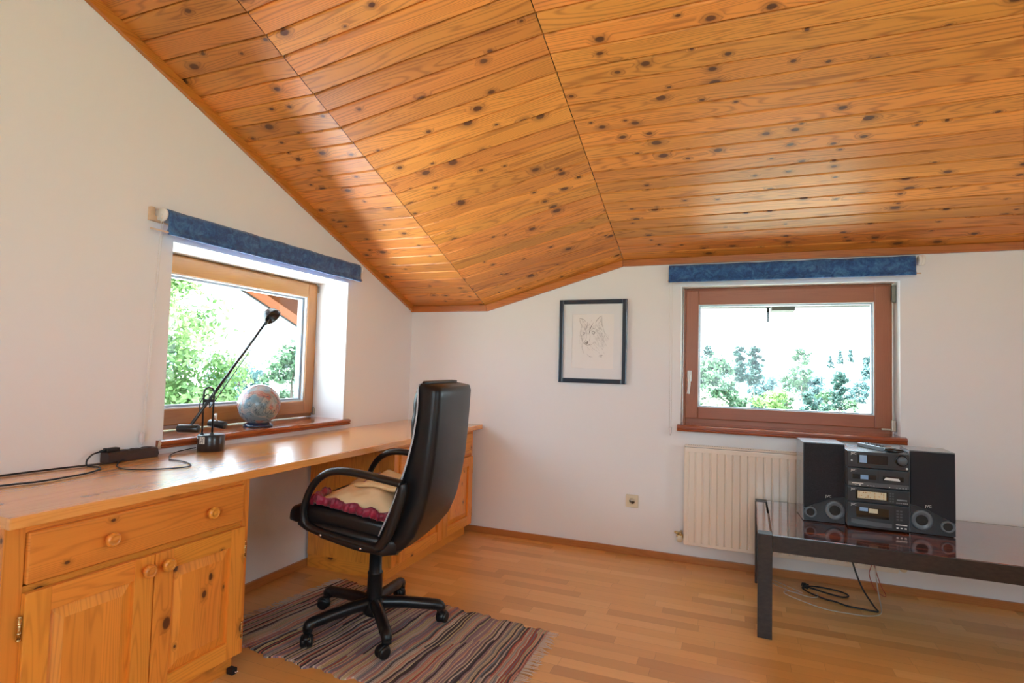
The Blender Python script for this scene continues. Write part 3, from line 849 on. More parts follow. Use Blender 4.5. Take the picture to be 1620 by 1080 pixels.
def hinge(bm, x, y, z):
    tube(bm, [(x, y, z-.026), (x, y, z+.026)], .0045, 10)
    for s in (-1, 1): lathe(bm, [(0, -.004), (.006, -.002), (.006, .002), (0, .005)], 10, at((x, y, z+s*.029)))
    for s in (-.012, .012): lathe(bm, [(.0056, -.003), (.0056, .003)], 10, at((x, y, z+s)))

def cabinet(label, X, y0, y1, ysplit, drawers, group):
    t = thing('desk_cabinet', label, 'cabinet', (X/2, (y0+y1)/2, 0), group)
    bm = bmnew()
    zt = .7285
    sp = .020
    box(bm, (.02, y0, .075), (X-.022, y0+sp, zt), 'z', .001); box(bm, (.02, y1-sp, .075), (X-.022, y1, zt), 'z', .001)
    box(bm, (.02, y0+sp, .075), (X-.022, y1-sp, .093), 'y'); box(bm, (.02, y0+sp, .10), (.03, y1-sp, zt), 'z')
    # face frame
    box(bm, (X-.022, y0, .075), (X, y0+.048, zt), 'z', .002); box(bm, (X-.022, y1-.030, .075), (X, y1, zt), 'z', .002)
    box(bm, (X-.022, y0+.048, .705), (X-.002, y1-.030, zt), 'y'); box(bm, (X-.022, y0+.048, .549), (X-.006, y1-.030, .566), 'y')
    obj('carcass', bm, M_cab, t)
    bm = bmnew()
    box(bm, (.02, y0+.004, 0), (X-.045, y0+.022, .0745), 'x', .001); box(bm, (.02, y1-.022, 0), (X-.045, y1-.004, .0745), 'x', .001)
    box(bm, (X-.063, y0+.022, 0), (X-.045, y1-.022, .0745), 'y', .001)
    obj('plinth', bm, M_cab, t)
    for (a, b) in drawers:
        bm = bmnew(); box(bm, (X-.016, a, .571), (X+.012, b, .708), 'y', .008, 3); box(bm, (.08, a+.02, .575), (X-.0165, b-.02, .69), 'y')
        d = obj('drawer', bm, M_cab, t)
        for f in ((.29, .78) if len(drawers) == 1 else (.5,)):
            bm = bmnew(); knob(bm, (X+.0115, a+(b-a)*f, .638)); obj('knob', bm, M_cab, d)
    ds = [(y0+.046, ysplit-.002, 1), (ysplit+.002, y1-.028, -1)]
    for (a, b, sgn) in ds:
        bm = bmnew(); cab_door(bm, X+.019, a, b, .088, .552)
        d = obj('door', bm, M_cab, t)
        ky = b-.030 if sgn == 1 else a+.030
        bm = bmnew(); knob(bm, (X+.0185, ky, .512)); obj('knob', bm, M_cab, d)
        hy = a-.006 if sgn == 1 else b+.006
        for hz in (.466, .168):
            bm = bmnew(); hinge(bm, X+.012, hy, hz); obj('hinge', bm, M_brass, d)
    return t
cabinet('pine base cabinet with one wide drawer under the near end of the worktop', .582, -2.822, -2.045, -2.425, [(-2.772, -2.077)], 'pine cabinets under the worktop')
cabinet('pine base cabinet standing under the far end of the worktop behind the chair', .586, -1.066, -.088, -.532, [(-1.018, -.536), (-.530, -.120)], 'pine cabinets under the worktop')
# small black plug lying by the near cabinet
pl = thing('wall_plug', 'small dark plug lying on the floor by the foot of the near cabinet', 'plug', (.545, -2.07, .0))
bm = bmnew(); box(bm, (.541, -2.075, 0), (.572, -2.052, .022), bev=.004); obj('body', bm, M_cord, pl)
bm = bmnew(); tube(bm, [(.572, -2.060, .012), (.584, -2.059, .012)], .0022, 8); tube(bm, [(.572, -2.068, .012), (.584, -2.067, .012)], .0022, 8); obj('pin', bm, M_chrome, pl)

# ------------------------------------------------------------------ desk lamp
LX, LY, LZ = .096, -1.812, .7605
lam = thing('desk_lamp', 'black halogen desk lamp with a long counterweighted arm standing before the left window', 'lamp', (LX, LY, LZ))
bm = bmnew(); lathe(bm, [(.0, 0), (.054, 0), (.056, .002), (.056, .070), (.054, .073), (.0, .073)], 40, at((LX, LY, LZ)))
base = obj('base', bm, M_black, lam)
# rating sticker on the near-left flank
def cyl_patch(bm, cx, cy, r, a0, a1, z0, z1, n=6, mi=0):
    for i in range(n):
        A, B = a0+(a1-a0)*i/n, a0+(a1-a0)*(i+1)/n
        f = bm.faces.new([bm.verts.new((cx+r*math.cos(A), cy+r*math.sin(A), z0)), bm.verts.new((cx+r*math.cos(B), cy+r*math.sin(B), z0)),
                          bm.verts.new((cx+r*math.cos(B), cy+r*math.sin(B), z1)), bm.verts.new((cx+r*math.cos(A), cy+r*math.sin(A), z1))]); f.material_index = mi
bm = bmnew(); a_ = rad(-96)
cyl_patch(bm, LX, LY, .0565, a_-.0, a_+.50, LZ+.036, LZ+.068)
random.seed(4)
for i in range(5):
    for j in range(4):
        if random.random() < .6:
            aa = a_+.04+.09*i; zz = LZ+.039+.0072*j
            cyl_patch(bm, LX, LY, .0568, aa, aa+.06, zz, zz+.0035, 1, 1)
obj('rating_label', bm, [M_silver, M_hole], base)
# hairpin support, plane roughly facing the camera
dv = Vector((.62, .78, 0)).normalized()          # direction of the pair of rods
nv = Vector((-dv.y, dv.x, 0))
c0 = Vector((LX, LY, 0)) - dv*.018
pts = []
rp = .020
A = c0-dv*rp; B = c0+dv*rp
top = 1.045
pts = [Vector((A.x, A.y, LZ+.070)), Vector((A.x, A.y, top-.03))]
for k in range(9):
    th = PI-PI*k/8; p = c0+dv*rp*math.cos(th); pts.append(Vector((p.x, p.y, top-.022+rp*1.1*math.sin(th))))
pts += [Vector((B.x, B.y, top-.03)), Vector((B.x, B.y, LZ+.070))]
bm = bmnew(); tube(bm, pts, .0042, 10)
for q in (A, B): lathe(bm, [(.008, 0), (.007, .006), (.0045, .008)], 14, at((q.x, q.y, LZ+.072)))
obj('support_rod', bm, M_black, lam)
# main arm: crosses the hairpin, weight at the low end, head at the high end
pv = Vector((c0.x, c0.y, .985))                  # pivot
hd = Vector((LX-.105, -1.415, 1.385))             # arm tip
ad = (hd-pv).normalized()
lo = pv - ad*.165
bm = bmnew(); tube(bm, [lo, hd], .0070, 10); obj('arm', bm, M_black, lam)
off = Vector((.004, .012, -.016))
bm = bmnew(); tube(bm, [pv+off*1.2-ad*.02, hd+off*.9-ad*.035], .0022, 8)
tube(bm, smoothpts([pv-ad*.075+Vector((0, 0, .004)), pv-ad*.04+Vector((-.012, -.01, .022)), pv+Vector((-.004, 0, .03)), pv+off*1.2-ad*.02], 5), .0024, 8)
obj('tension_rod', bm, M_black, lam)
bm = bmnew(); wdir = Vector((.90, .43, 0)).normalized()
lathe(bm, [(0, -.043), (.0155, -.043), (.017, -.041), (.017, .041), (.0155, .043), (0, .043)], 24, at(lo, wdir)); obj('counterweight', bm, M_black, lam)
lo2 = Vector((LX-.030, LY+.055, .872))
bm = bmnew(); lathe(bm, [(0, -.040), (.0155, -.040), (.017, -.038), (.017, .038), (.0155, .040), (0, .040)], 24, at(lo2, Vector((.95, .3, -.12)))); obj('counterweight', bm, M_black, lam)
bm = bmnew(); tube(bm, [lo2+Vector((0, 0, .014)), Vector((B.x, B.y, .925))], .0035, 8)
lathe(bm, [(.006, -.012), (.0065, 0), (.005, .012)], 12, at(lo2+Vector((-.006, -.006, .038)), (0.3, -.3, -1))); obj('joint', bm, M_white, lam)
bm = bmnew(); lathe(bm, [(0, -.024), (.008, -.024), (.008, .024), (0, .024)], 14, at(pv, dv)); obj('pivot', bm, M_black, lam)
# head: little bowl reflector
hc = hd+Vector((-.006, .032, .030)); ax = Vector((.62, .10, -.50)).normalized()
bm = bmnew(); lathe(bm, [(0, -.040), (.018, -.037), (.033, -.026), (.043, -.010), (.047, .008), (.0475, .014), (.044, .012), (.037, -.006), (.026, -.018), (.0, -.022)], 32, at(hc, ax)); obj('lamp_shade', bm, M_black, lam)
bm = bmnew(); tube(bm, [hd-ad*.03+Vector((.006, 0, 0)), hd+ad*.012, hc-ax*.034], .0065, 8); box(bm, hd-ad*.02-Vector((.005, .005, .011)), hd-ad*.02+Vector((.007, .007, .011)), bev=.002); obj('joint', bm, M_black, lam)

# ------------------------------------------------------------------ marbled globe
gx, gy = -.082, -1.372
gl = thing('decorative_globe', 'marbled grey and red decorative ball on a dark stand on the left window sill', 'ornament', (gx, gy, .8215))
bm = bmnew(); bmesh.ops.create_uvsphere(bm, u_segments=48, v_segments=32, radius=.108, matrix=Matrix.Translation((gx, gy, .937)))
for f in bm.faces: f.smooth = True
obj('ball', bm, M_globe, gl)
bm = bmnew(); lathe(bm, [(.0, .0), (.074, 0), (.076, .004), (.070, .012), (.058, .019), (.050, .020), (.0, .016)], 40, at((gx, gy, .8220))); obj('stand', bm, M_gbase, gl)

# ------------------------------------------------------------------ power strip and cables on the desk
random.seed(9)
ps = thing('power_strip', 'dark brown multi-socket power strip on the worktop against the wall', 'power strip', (.035, -2.13, .7605))
bm = bmnew(); prism(bm, [(.008, .7605), (.060, .7605), (.060, .790), (.052, .800), (.014, .800), (.008, .795)], 'y', -2.235, -2.035, bev=.002); obj('body', bm, M_strip, ps)
for yy in (-2.165, -2.115, -2.07):
    bm = bmnew(); lathe(bm, [(.0, .0), (.019, 0), (.0195, .0025), (.018, .003), (.0165, .0012), (0, .0012)], 24, at((.034, yy, .7995))); s_ = obj('socket', bm, M_strip, ps)
    bm = bmnew(); [lathe(bm, [(0, 0), (.0025, 0), (.0025, .0004), (0, .0004)], 8, at((.034, yy+k*.0095, .8008))) for k in (-1, 1)]; obj('contact_hole', bm, M_hole, s_)
pg = thing('plug', 'black plug pushed into the left socket of the power strip', 'plug', (.034, -2.205, .802))
bm = bmnew(); box(bm, (.020, -2.235, .8015), (.048, -2.185, .817), bev=.006); tube(bm, [(.034, -2.232, .808), (.034, -2.256, .806)], [.007, .004], 10); obj('body', bm, M_cord, pg)
def cable(name, label, pts, r, mat, k=7, cat='cable', group=None):
    bm = bmnew(); tube(bm, smoothpts(pts, k), r, 8)
    return tag(obj(name, bm, mat, org=pts[0]), label, cat, group)
zz = .7605
cable('plug_cable', 'black plug cord curving from the power strip towards the near left edge of the worktop',
      [(.034, -2.257, .805), (.040, -2.285, .799), (.06, -2.315, .782), (.085, -2.325, zz+.006), (.12, -2.31, zz+.004), (.165, -2.335, zz+.004), (.205, -2.40, zz+.004), (.220, -2.48, zz+.004), (.222, -2.56, zz+.004), (.19, -2.66, zz+.004), (.17, -2.79, zz+.004)], .0032, M_cord)
cable('strip_cable', 'black cord running along the wall from power strip to left worktop edge',
      [(.0635, -2.18, zz+.006), (.072, -2.21, zz+.004), (.066, -2.28, zz+.004), (.045, -2.36, zz+.004), (.030, -2.45, zz+.004), (.022, -2.56, zz+.004), (.02, -2.70, zz+.004), (.03, -2.80, zz+.004)], .0034, M_cord)
cable('lamp_cable', 'thin black lamp cord looping over the worktop between lamp and power strip',
      [(LX-.035, LY-.048, zz+.016), (.040, -1.93, zz+.006), (.085, -2.00, zz+.003), (.150, -2.050, zz+.003), (.185, -2.075, zz+.003), (.25, -2.075, zz+.003), (.335, -2.105, zz+.003), (.372, -2.140, zz+.003), (.365, -2.175, zz+.003), (.325, -2.235, zz+.003), (.245, -2.285, zz+.003), (.165, -2.270, zz+.003), (.098, -2.225, zz+.003), (.0655, -2.20, zz+.004)], .0024, M_cord)
cable('short_cable', 'short black cord stub leaving the right end of the power strip beside the sill',
      [(.030, -2.034, .780), (.030, -2.022, .783), (.030, -2.016, .778), (.030, -2.0135, zz+.004)], .0032, M_cord)

# ================================================================== office chair
CX, CY, TH, TA, CZ0 = .805, -1.525, .167, .165, .465
def cw(u, v, w):
    ct, st = math.cos(TA), math.sin(TA); uu = u*ct-w*st; ww = u*st+w*ct
    return Vector((CX - math.cos(TH)*uu + math.sin(TH)*v, CY - math.sin(TH)*uu - math.cos(TH)*v, CZ0+ww))
_o = cw(0, 0, 0); CMAT = Matrix((cw(1, 0, 0)-_o, cw(0, 1, 0)-_o, cw(0, 0, 1)-_o)).transposed().to_4x4(); CMAT.translation = _o
def tochair(bm): bmesh.ops.transform(bm, matrix=CMAT, verts=bm.verts); bmesh.ops.recalc_face_normals(bm, faces=bm.faces)
ch = thing('office_chair', 'black leather high-back swivel office chair with armrests, pulled back from the worktop', 'chair', (CX, CY, 0.008))

def loft(bm, rows, close=True, mi=0):
    """rows: list of rings (same length), closed rings, capped"""
    R_ = [[bm.verts.new(p) for p in r] for r in rows]; n = len(rows[0]); fs = []
    for a, b in zip(R_, R_[1:]):
        for k in range(n): fs.append(bm.faces.new((a[k], a[(k+1) % n], b[(k+1) % n], b[k])))
    fs.append(bm.faces.new(R_[0][::-1])); fs.append(bm.faces.new(R_[-1]))
    for f in fs: f.smooth = True; f.material_index = mi
    return fs
def interp(tab, t):
    for (a, *x), (b, *y) in zip(tab, tab[1:]):
        if t <= b:
            k = (t-a)/(b-a) if b > a else 0; k = max(0, min(1, k)); return [p+(q-p)*k for p, q in zip(x, y)]
    return list(tab[-1][1:])

# back shell: stacked cross sections following the profile  (w, rear u, front u, half width)
bs = [(-.052, -.135, -.10, .225), (-.035, -.185, -.10, .235), (.0, -.228, -.11, .240), (.06, -.262, -.125, .243), (.14, -.280, -.145, .243), (.25, -.287, -.165, .243),
      (.35, -.286, -.178, .243), (.45, -.278, -.183, .241), (.55, -.268, -.178, .238), (.62, -.260, -.168, .237), (.655, -.256, -.160, .236), (.668, -.248, -.168, .230)]
def ringsec(u0, u1, hw, w, rc=.034, n=6, bulge=.010):
    """rounded at the rear corners, flat at the front; ccw ring in (u,v)"""
    pts = [(u1, -hw), (u1, hw)]
    rc = min(rc, (u1-u0)*.8, hw*.5)
    for k in range(n+1):
        a = PI/2*k/n; pts.append((u0+rc-rc*math.sin(a), hw-rc+rc*math.cos(a)))
    for k in range(1, 6):
        v = (hw-rc)*(1-k/3.0); pts.append((u0-bulge*(1-(v/hw)**2), v))
    for k in range(n+1):
        a = PI/2*(1-k/n); pts.append((u0+rc-rc*math.sin(a), -hw+rc-rc*math.cos(a)))
    return [Vector((p[0], p[1], w)) for p in pts]
rows = []
for i in range(34):
    t_ = -.052+.72*i/33; a, b, hw = interp(bs, t_); rows.append(ringsec(a, b, hw, t_))
bm = bmnew(); loft(bm, rows); tochair(bm); bk = obj('backrest', bm, M_leather, ch)
# piping around the front edge of the shell
pp = []
for i in range(20):
    t_ = .03+.61*i/19; a, b, hw = interp(bs, t_); pp.append((b-.001, hw+.003, t_))
a, b, hw = interp(bs, .66)
pr_ = pp + [(b+.004, hw-.01, .662), (b-.004, hw-.04, .670)] + [(b-.006, v, .6715) for v in (.12, .0, -.12)] + [(b-.004, -hw+.04, .670), (b+.004, -hw+.01, .662)] + [(p[0], -p[1], p[2]) for p in pp[::-1]]
bm = bmnew(); tube(bm, pr_, .0036, 6); tochair(bm); obj('piping', bm, M_piping, bk)
# front pads of the backrest: head pad and lumbar pad with horizontal tufts
def pad(w0, w1, th, hw, tufts, name, creases=.35):
    bm = bmnew(); rows = []; n = 26
    for i in range(n+1):
        k = i/n; w = w0+(w1-w0)*k; a, b, h_ = interp(bs, w)
        e = min(1, math.sin(PI*min(max(k, .02), .98))**.5)
        th_ = th*e*(1-creases*abs(math.cos(PI*k*tufts))**6*(0 if k < .05 or k > .95 else 1))
        ring = []
        m = 16
        for j in range(m+1):
            s = -1+2*j/m; ring.append(Vector((b-.004+th_*(1-abs(s)**5)**.5 if abs(s) < 1 else b-.004, s*hw*(.96+.04*e), w)))
        for j in range(m, -1, -2):
            s = -1+2*j/m; ring.append(Vector((b-.012, s*(hw-.01)*.98, w)))
        rows.append(ring)
    loft(bm, rows); tochair(bm); return obj(name, bm, M_leather, ch)
pad(.395, .677, .058, .226, 2, 'headrest_pad', .10)
pad(.05, .405, .040, .226, 3, 'lumbar_pad', .14)

# seat: plywood pan, padded cushion with rounded waterfall front
def seatring(u, hw, z0, z1):
    pts = []; m = 14; r = min(.022, (z1-z0)/2)
    for (cu, cv, a0) in ((hw-r, z1-r, 0), (-(hw-r), z1-r, PI/2), (-(hw-r), z0+r, PI), (hw-r, z0+r, 1.5*PI)):
        for k in range(5):
            a = a0+PI/2*k/4; pts.append(Vector((u, cu+r*math.cos(a), cv+r*math.sin(a))))
    return pts
bm = bmnew(); rows = []
for (u, hw, z0, z1) in ((-.185, .20, .03, .07), (-.17, .225, .015, .088), (-.10, .246, .012, .088), (0, .250, .012, .088), (.10, .252, .008, .084), (.17, .252, .004, .080), (.22, .250, -.004, .074), (.26, .246, -.010, .064), (.292, .236, -.012, .050), (.306, .215, -.004, .034)):
    rows.append(seatring(u, hw, z0, z1))
loft(bm, rows); tochair(bm); obj('seat', bm, M_leather, ch)
bm = bmnew(); rows = []
for (u, hw, z0, z1) in ((-.20, .24, -.030, .030), (-.15, .264, -.042, .034), (0, .268, -.042, .030), (.12, .268, -.034, .026), (.20, .264, -.024, .016), (.245, .245, -.014, .0)):
    rows.append(seatring(u, hw, z0, z1))
loft(bm, rows); tochair(bm); obj('seat_shell', bm, M_plastic, ch)

# armrests: one moulded loop each
for s in (1, -1):
    V = .282*s
    path = [(-.150, V, .000), (.02, V, .000), (.130, V, .004), (.185, V, .018), (.206, V, .055), (.207, V, .10), (.196, V, .155), (.170, V, .205), (.125, V, .244), (.060, V, .263), (-.03, V, .269), (-.12, V, .270), (-.190, V, .270)]
    sp_ = smoothpts(path, 5); n = len(sp_); rr = []
    for i in range(n):
        k = i/(n-1); rr.append(.0125 if k < .45 else .0125+.003*min(1, (k-.45)/.2))
    bm = bmnew(); tube(bm, sp_, rr, 12, up=(0, 1, 0), sx=1.55)
    # rear upright panel down to the seat rail
    up_ = smoothpts([(-.190, V, .272), (-.196, V, .240), (-.190, V, .18), (-.178, V, .10), (-.165, V, .05), (-.14, V, .005), (-.09, V, -.012), (.0, V, -.012), (.11, V, -.004)], 5)
    tube(bm, up_, [.017 + .006*math.sin(PI*min(1, i/(len(up_)-1)*1.4)) for i in range(len(up_))], 12, up=(0, 1, 0), sx=1.0)
    tochair(bm); ar = obj('armrest', bm, M_plastic, ch)
    for (u, w) in ((.105, -.006), (-.075, -.014), (-.176, .125)):
        bm = bmnew(); lathe(bm, [(0, 0), (.0055, 0), (.005, .003), (0, .0035)], 12, at((u, V+s*.0165, w), (0, s, 0)))
        tochair(bm); obj('screw', bm, M_chrome, ar)
# mechanism, tilt knob, lever
bm = bmnew(); box(bm, (-.10, -.07, -.085), (.11, .07, -.038), bev=.012); box(bm, (-.14, -.10, -.050), (.15, .10, -.036), bev=.004); tochair(bm); obj('tilt_mechanism', bm, M_plastic, ch)
bm = bmnew(); lathe(bm, [(0, -.115), (.020, -.115), (.024, -.110), (.024, -.085), (.018, -.080), (.012, -.06)], 20, Matrix.Translation((.080, .045, 0))); tochair(bm); obj('tension_knob', bm, M_plastic, ch)
bm = bmnew(); tube(bm, [(-.02, -.06, -.062), (-.02, -.20, -.062)], .005, 8); tube(bm, [(-.02, -.20, -.062), (-.02, -.27, -.066)], .011, 10, sx=.6); tochair(bm); obj('height_lever', bm, M_plastic, ch)
# gas column and five-star base
def cvert(prof, seg=28): 
    bm = bmnew(); lathe(bm, prof, seg, Matrix.Translation((CX, CY, 0))); return bm
obj('gas_cylinder', cvert([(0, .29), (.014, .29), (.014, .395), (0, .395)]), M_chrome, ch)
obj('column_cover', cvert([(.0, .055), (.0355, .055), (.0345, .12), (.032, .235), (.034, .238), (.033, .243), (.0285, .246), (.0265, .345), (0, .345)]), M_plastic, ch)
hub = cvert([(0, .06), (.045, .062), (.052, .078), (.050, .112), (.040, .128), (.034, .130), (0, .130)])
legs = [27, 99, 171, 243, 315]
sw = [95, 150, 200, 300, 250]
bs_ = obj('star_base', hub, M_plastic, ch)
for a, swv in zip(legs, sw):
    d = Vector((math.cos(rad(a)), math.sin(rad(a)), 0)); c = Vector((CX, CY, 0))
    bm = bmnew()
    tube(bm, smoothpts([c+d*.02+Vector((0, 0, .108)), c+d*.12+Vector((0, 0, .108)), c+d*.24+Vector((0, 0, .098)), c+d*.285+Vector((0, 0, .092)), c+d*.298+Vector((0, 0, .080)), c+d*.298+Vector((0, 0, .062))], 4),
         [.026]*5+[.0245]*4+[.0235]*4+[.0225]*3+[.021]*2+[.0195]*3, 14, up=(0, 0, 1))
    for k in range(4):
        lathe(bm, [(.0242, -.001), (.0246, 0), (.0242, .001)], 16, at(c+d*(.252+.007*k)+Vector((0, 0, .0955-.0006*k)), d+Vector((0, 0, -.12))))
    obj('leg', bm, M_plastic, ch)
    wd = Vector((math.cos(rad(swv)), math.sin(rad(swv)), 0)); ax_ = Vector((-wd.y, wd.x, 0)); wc = c+d*.298+wd*.018+Vector((0, 0, .0335))
    bm = bmnew()
    lathe(bm, [(0, .035), (.009, .035), (.009, .070), (0, .070)], 12, Matrix.Translation(c+d*.298))
    # hood: part of a ring over the wheels
    hb = []
    for k in range(10):
        th = rad(-25)+rad(185)*k/9; hb.append(wc+wd*(.0255*math.cos(th)*-1)+Vector((0, 0, .0255*math.sin(th))))
    tube(bm, hb, .006, 8, up=tuple(ax_), sx=2.6)
    cs = obj('caster', bm, M_plastic, ch)
    for s in (-1, 1):
        bm = bmnew(); lathe(bm, [(0, .003), (.020, .003), (.0255, .006), (.0255, .018), (.022, .023), (.016, .0245), (.0, .021)], 24, at(wc, ax_*s)); obj('wheel', bm, M_plastic, cs)

# ------------------------------------------------------------------ seat cushion lying on the chair
random.seed(12)
cu_ = thing('seat_cushion', 'crumpled cream knitted seat cushion with a burgundy underside lying on the office chair', 'cushion', tuple(cw(0, .02, .09)))
def cushion_z(u, v):
    b = .140
    b += .012*math.sin(u*16+v*7+.6)+.008*math.sin(v*19-u*9)+.005*math.sin(u*41+v*23)
    if u > .12: b -= (u-.12)*.35
    if u < .06: b += (.06-u)*.22
    return b
bm = bmnew(); nu, nvn = 44, 44; g = {}
for i in range(nu+1):
    for j in range(nvn+1):
        u = -.160+.380*i/nu; v = -.215+.436*j/nvn
        su, sv = (2*i/nu-1), (2*j/nvn-1)
        e = (1-abs(su)**8)*(1-abs(sv)**8); z = .086+(cushion_z(u, v)-.086)*max(0, e)**.4
        uu = u+.008*math.sin(v*30); vv = v+.007*math.sin(u*38)*abs(sv)**3
        g[i, j] = bm.verts.new((uu, vv, z+.002*math.sin(u*90)*math.sin(v*85)))
for i in range(nu):
    for j in range(nvn):
        f = bm.faces.new((g[i,j], g[i+1,j], g[i+1,j+1], g[i,j+1])); f.smooth = True
bot = [bm.verts.new((-.14, -.20, .088)), bm.verts.new((.21, -.20, .082)), bm.verts.new((.21, .205, .082)), bm.verts.new((-.14, .205, .088))]; bm.faces.new(bot)
tochair(bm); obj('cover', bm, M_cush_plain, cu_)
# ruffled burgundy rim
bm = bmnew(); rim = []
def rp_(t):
    L = [(-.165, .232), (.02, .236), (.215, .232), (.236, .06)]
    seg_ = min(2, int(t*3)); k = t*3-seg_; a, b = L[seg_], L[seg_+1]; return a[0]+(b[0]-a[0])*k, a[1]+(b[1]-a[1])*k
N = 130
for i in range(N+1):
    t_ = i/N; u, v = rp_(t_); wob = .003*math.sin(i*.9)+.004*math.sin(i*.41+1)+.002*math.sin(i*1.7)
    kk_ = max(0, min(1, (t_-.62)/.1)); nrm = (kk_, 1-kk_)
    zb_ = .084 if u < .2 else .074
    ht = .040+.006*math.sin(i*.33)
    ring = []
    for k in range(9):
        a = -PI/2+PI*k/8; rr = .013+.0035*math.sin(k*2.3+i*.8)
        ring.append(Vector((u+nrm[0]*(rr*math.cos(a)+wob-.004), v+nrm[1]*(rr*math.cos(a)+wob-.004), zb_+ht*.5+.5*ht*math.sin(a)+.003)))
    ring.append(Vector((u-nrm[0]*.02, v-nrm[1]*.02, zb_+ht*.8))); ring.append(Vector((u-nrm[0]*.02, v-nrm[1]*.02, zb_+.004)))
    rim.append(ring)
loft(bm, rim); tochair(bm); obj('lining', bm, M_red, cu_)['label'] = 'gathered burgundy satin lining showing around the edge'
# folded knitted flap, raised towards the backrest
bm = bmnew(); g = {}
for i in range(21):
    for j in range(25):
        a = i/20; b = j/24; u = -.142+.235*a; v = -.21+.34*b-.06*a
        z = .196-.034*a+.025*(1-a)**2+.007*math.sin(a*7+b*4)+.004*math.sin(b*15)
        g[i, j, 0] = bm.verts.new((u-.0+.02*b*a, v+.05*(1-a), z)); g[i, j, 1] = bm.verts.new((u+.02*b*a, v+.05*(1-a), z-.012))
for i in range(20):
    for j in range(24):
        bm.faces.new((g[i,j,0], g[i+1,j,0], g[i+1,j+1,0], g[i,j+1,0])); bm.faces.new((g[i,j,1], g[i,j+1,1], g[i+1,j+1,1], g[i+1,j,1]))
for i in range(20):
    for j in (0, 24): bm.faces.new((g[i,j,0], g[i,j,1], g[i+1,j,1], g[i+1,j,0]))
for j in range(24):
    for i in (0, 20): bm.faces.new((g[i,j,0], g[i,j+1,0], g[i,j+1,1], g[i,j,1]))
for f in bm.faces: f.smooth = True
tochair(bm); fl = obj('knitted_flap', bm, M_cush, cu_)
bm = bmnew(); tube(bm, smoothpts([(.093, -.15, .174), (.097, -.08, .170), (.088, -.01, .167), (.080, .04, .168)], 6), .0022, 6); tochair(bm); obj('red_edging', bm, M_red, cu_)

# ================================================================== rug
random.seed(5)
rg = thing('rag_rug', 'long striped multicolour rag rug with cream fringes lying under the office chair', 'rug', (.9, -1.5, .001))
P00, P10, P11, P01 = Vector((.345, -1.150, 0)), Vector((1.538, -1.250, 0)), Vector((1.545, -1.930, 0)), Vector((.225, -1.905, 0))
# left end drifts a little; u runs across stripes (along the rug's length)
bm = bmnew(); uvl = bm.loops.layers.uv['UVMap']; nu, nv_ = 150, 36; g = {}
Lr, Wr = 1.25, .72
def rugpt(a, b):
    top_ = P00.lerp(P10, a); bo = P01.lerp(P11, a); p = top_.lerp(bo, b)
    e = (.010*math.sin(a*46+b*2)+.006*math.sin(a*93+1)+.004*math.sin(a*171))
    w_ = (b-.5)*2; return p+Vector((0, -1, 0))*e*w_*abs(w_)**2
for i in range(nu+1):
    for j in range(nv_+1):
        a, b = i/nu, j/nv_; p = rugpt(a, b); g[i, j] = bm.verts.new((p.x, p.y, .0065+.0012*math.sin(a*130+math.sin(b*9)*.8)))
for i in range(nu):
    for j in range(nv_):
        f = bm.faces.new((g[i,j], g[i,j+1], g[i+1,j+1], g[i+1,j])); f.smooth = True
        for l, (ii, jj) in zip(f.loops, ((i,j),(i,j+1),(i+1,j+1),(i+1,j))): l[uvl].uv = (ii/nu*Lr, jj/nv_*Wr)
edge = [(i, 0) for i in range(nu+1)]+[(nu, j) for j in range(1, nv_+1)]+[(i, nv_) for i in range(nu-1, -1, -1)]+[(0, j) for j in range(nv_-1, 0, -1)]
lowv = [bm.verts.new((g[e].co.x, g[e].co.y, .0008)) for e in edge]
for k in range(len(edge)):
    k2 = (k+1) % len(edge); f = bm.faces.new((g[edge[k]], g[edge[k2]], lowv[k2], lowv[k]))
    for l, e in zip(f.loops, (edge[k], edge[k2], edge[k2], edge[k])): l[uvl].uv = (e[0]/nu*Lr, e[1]/nv_*Wr)
bmesh.ops.recalc_face_normals(bm, faces=bm.faces)
obj('weave', bm, M_rug, rg)
for end, (pa, pb, sx_) in enumerate(((P00, P01, -1), (P10, P11, 1))):
    bm = bmnew()
    for k in range(95):
        b = (k+.5)/95; p = pa.lerp(pb, b); L = random.uniform(.035, .06); an = random.uniform(-.5, .5)
        q = [p+Vector((-.004*sx_, 0, .005)), p+Vector((sx_*L*.5, L*.25*an, .006)), p+Vector((sx_*L, L*.6*an+random.uniform(-.008, .008), .003))]
        tube(bm, smoothpts(q, 3), [.0016]*6+[.001], 5)
    f_ = obj('fringe', bm, M_fringe, rg); f_['kind'] = 'stuff'

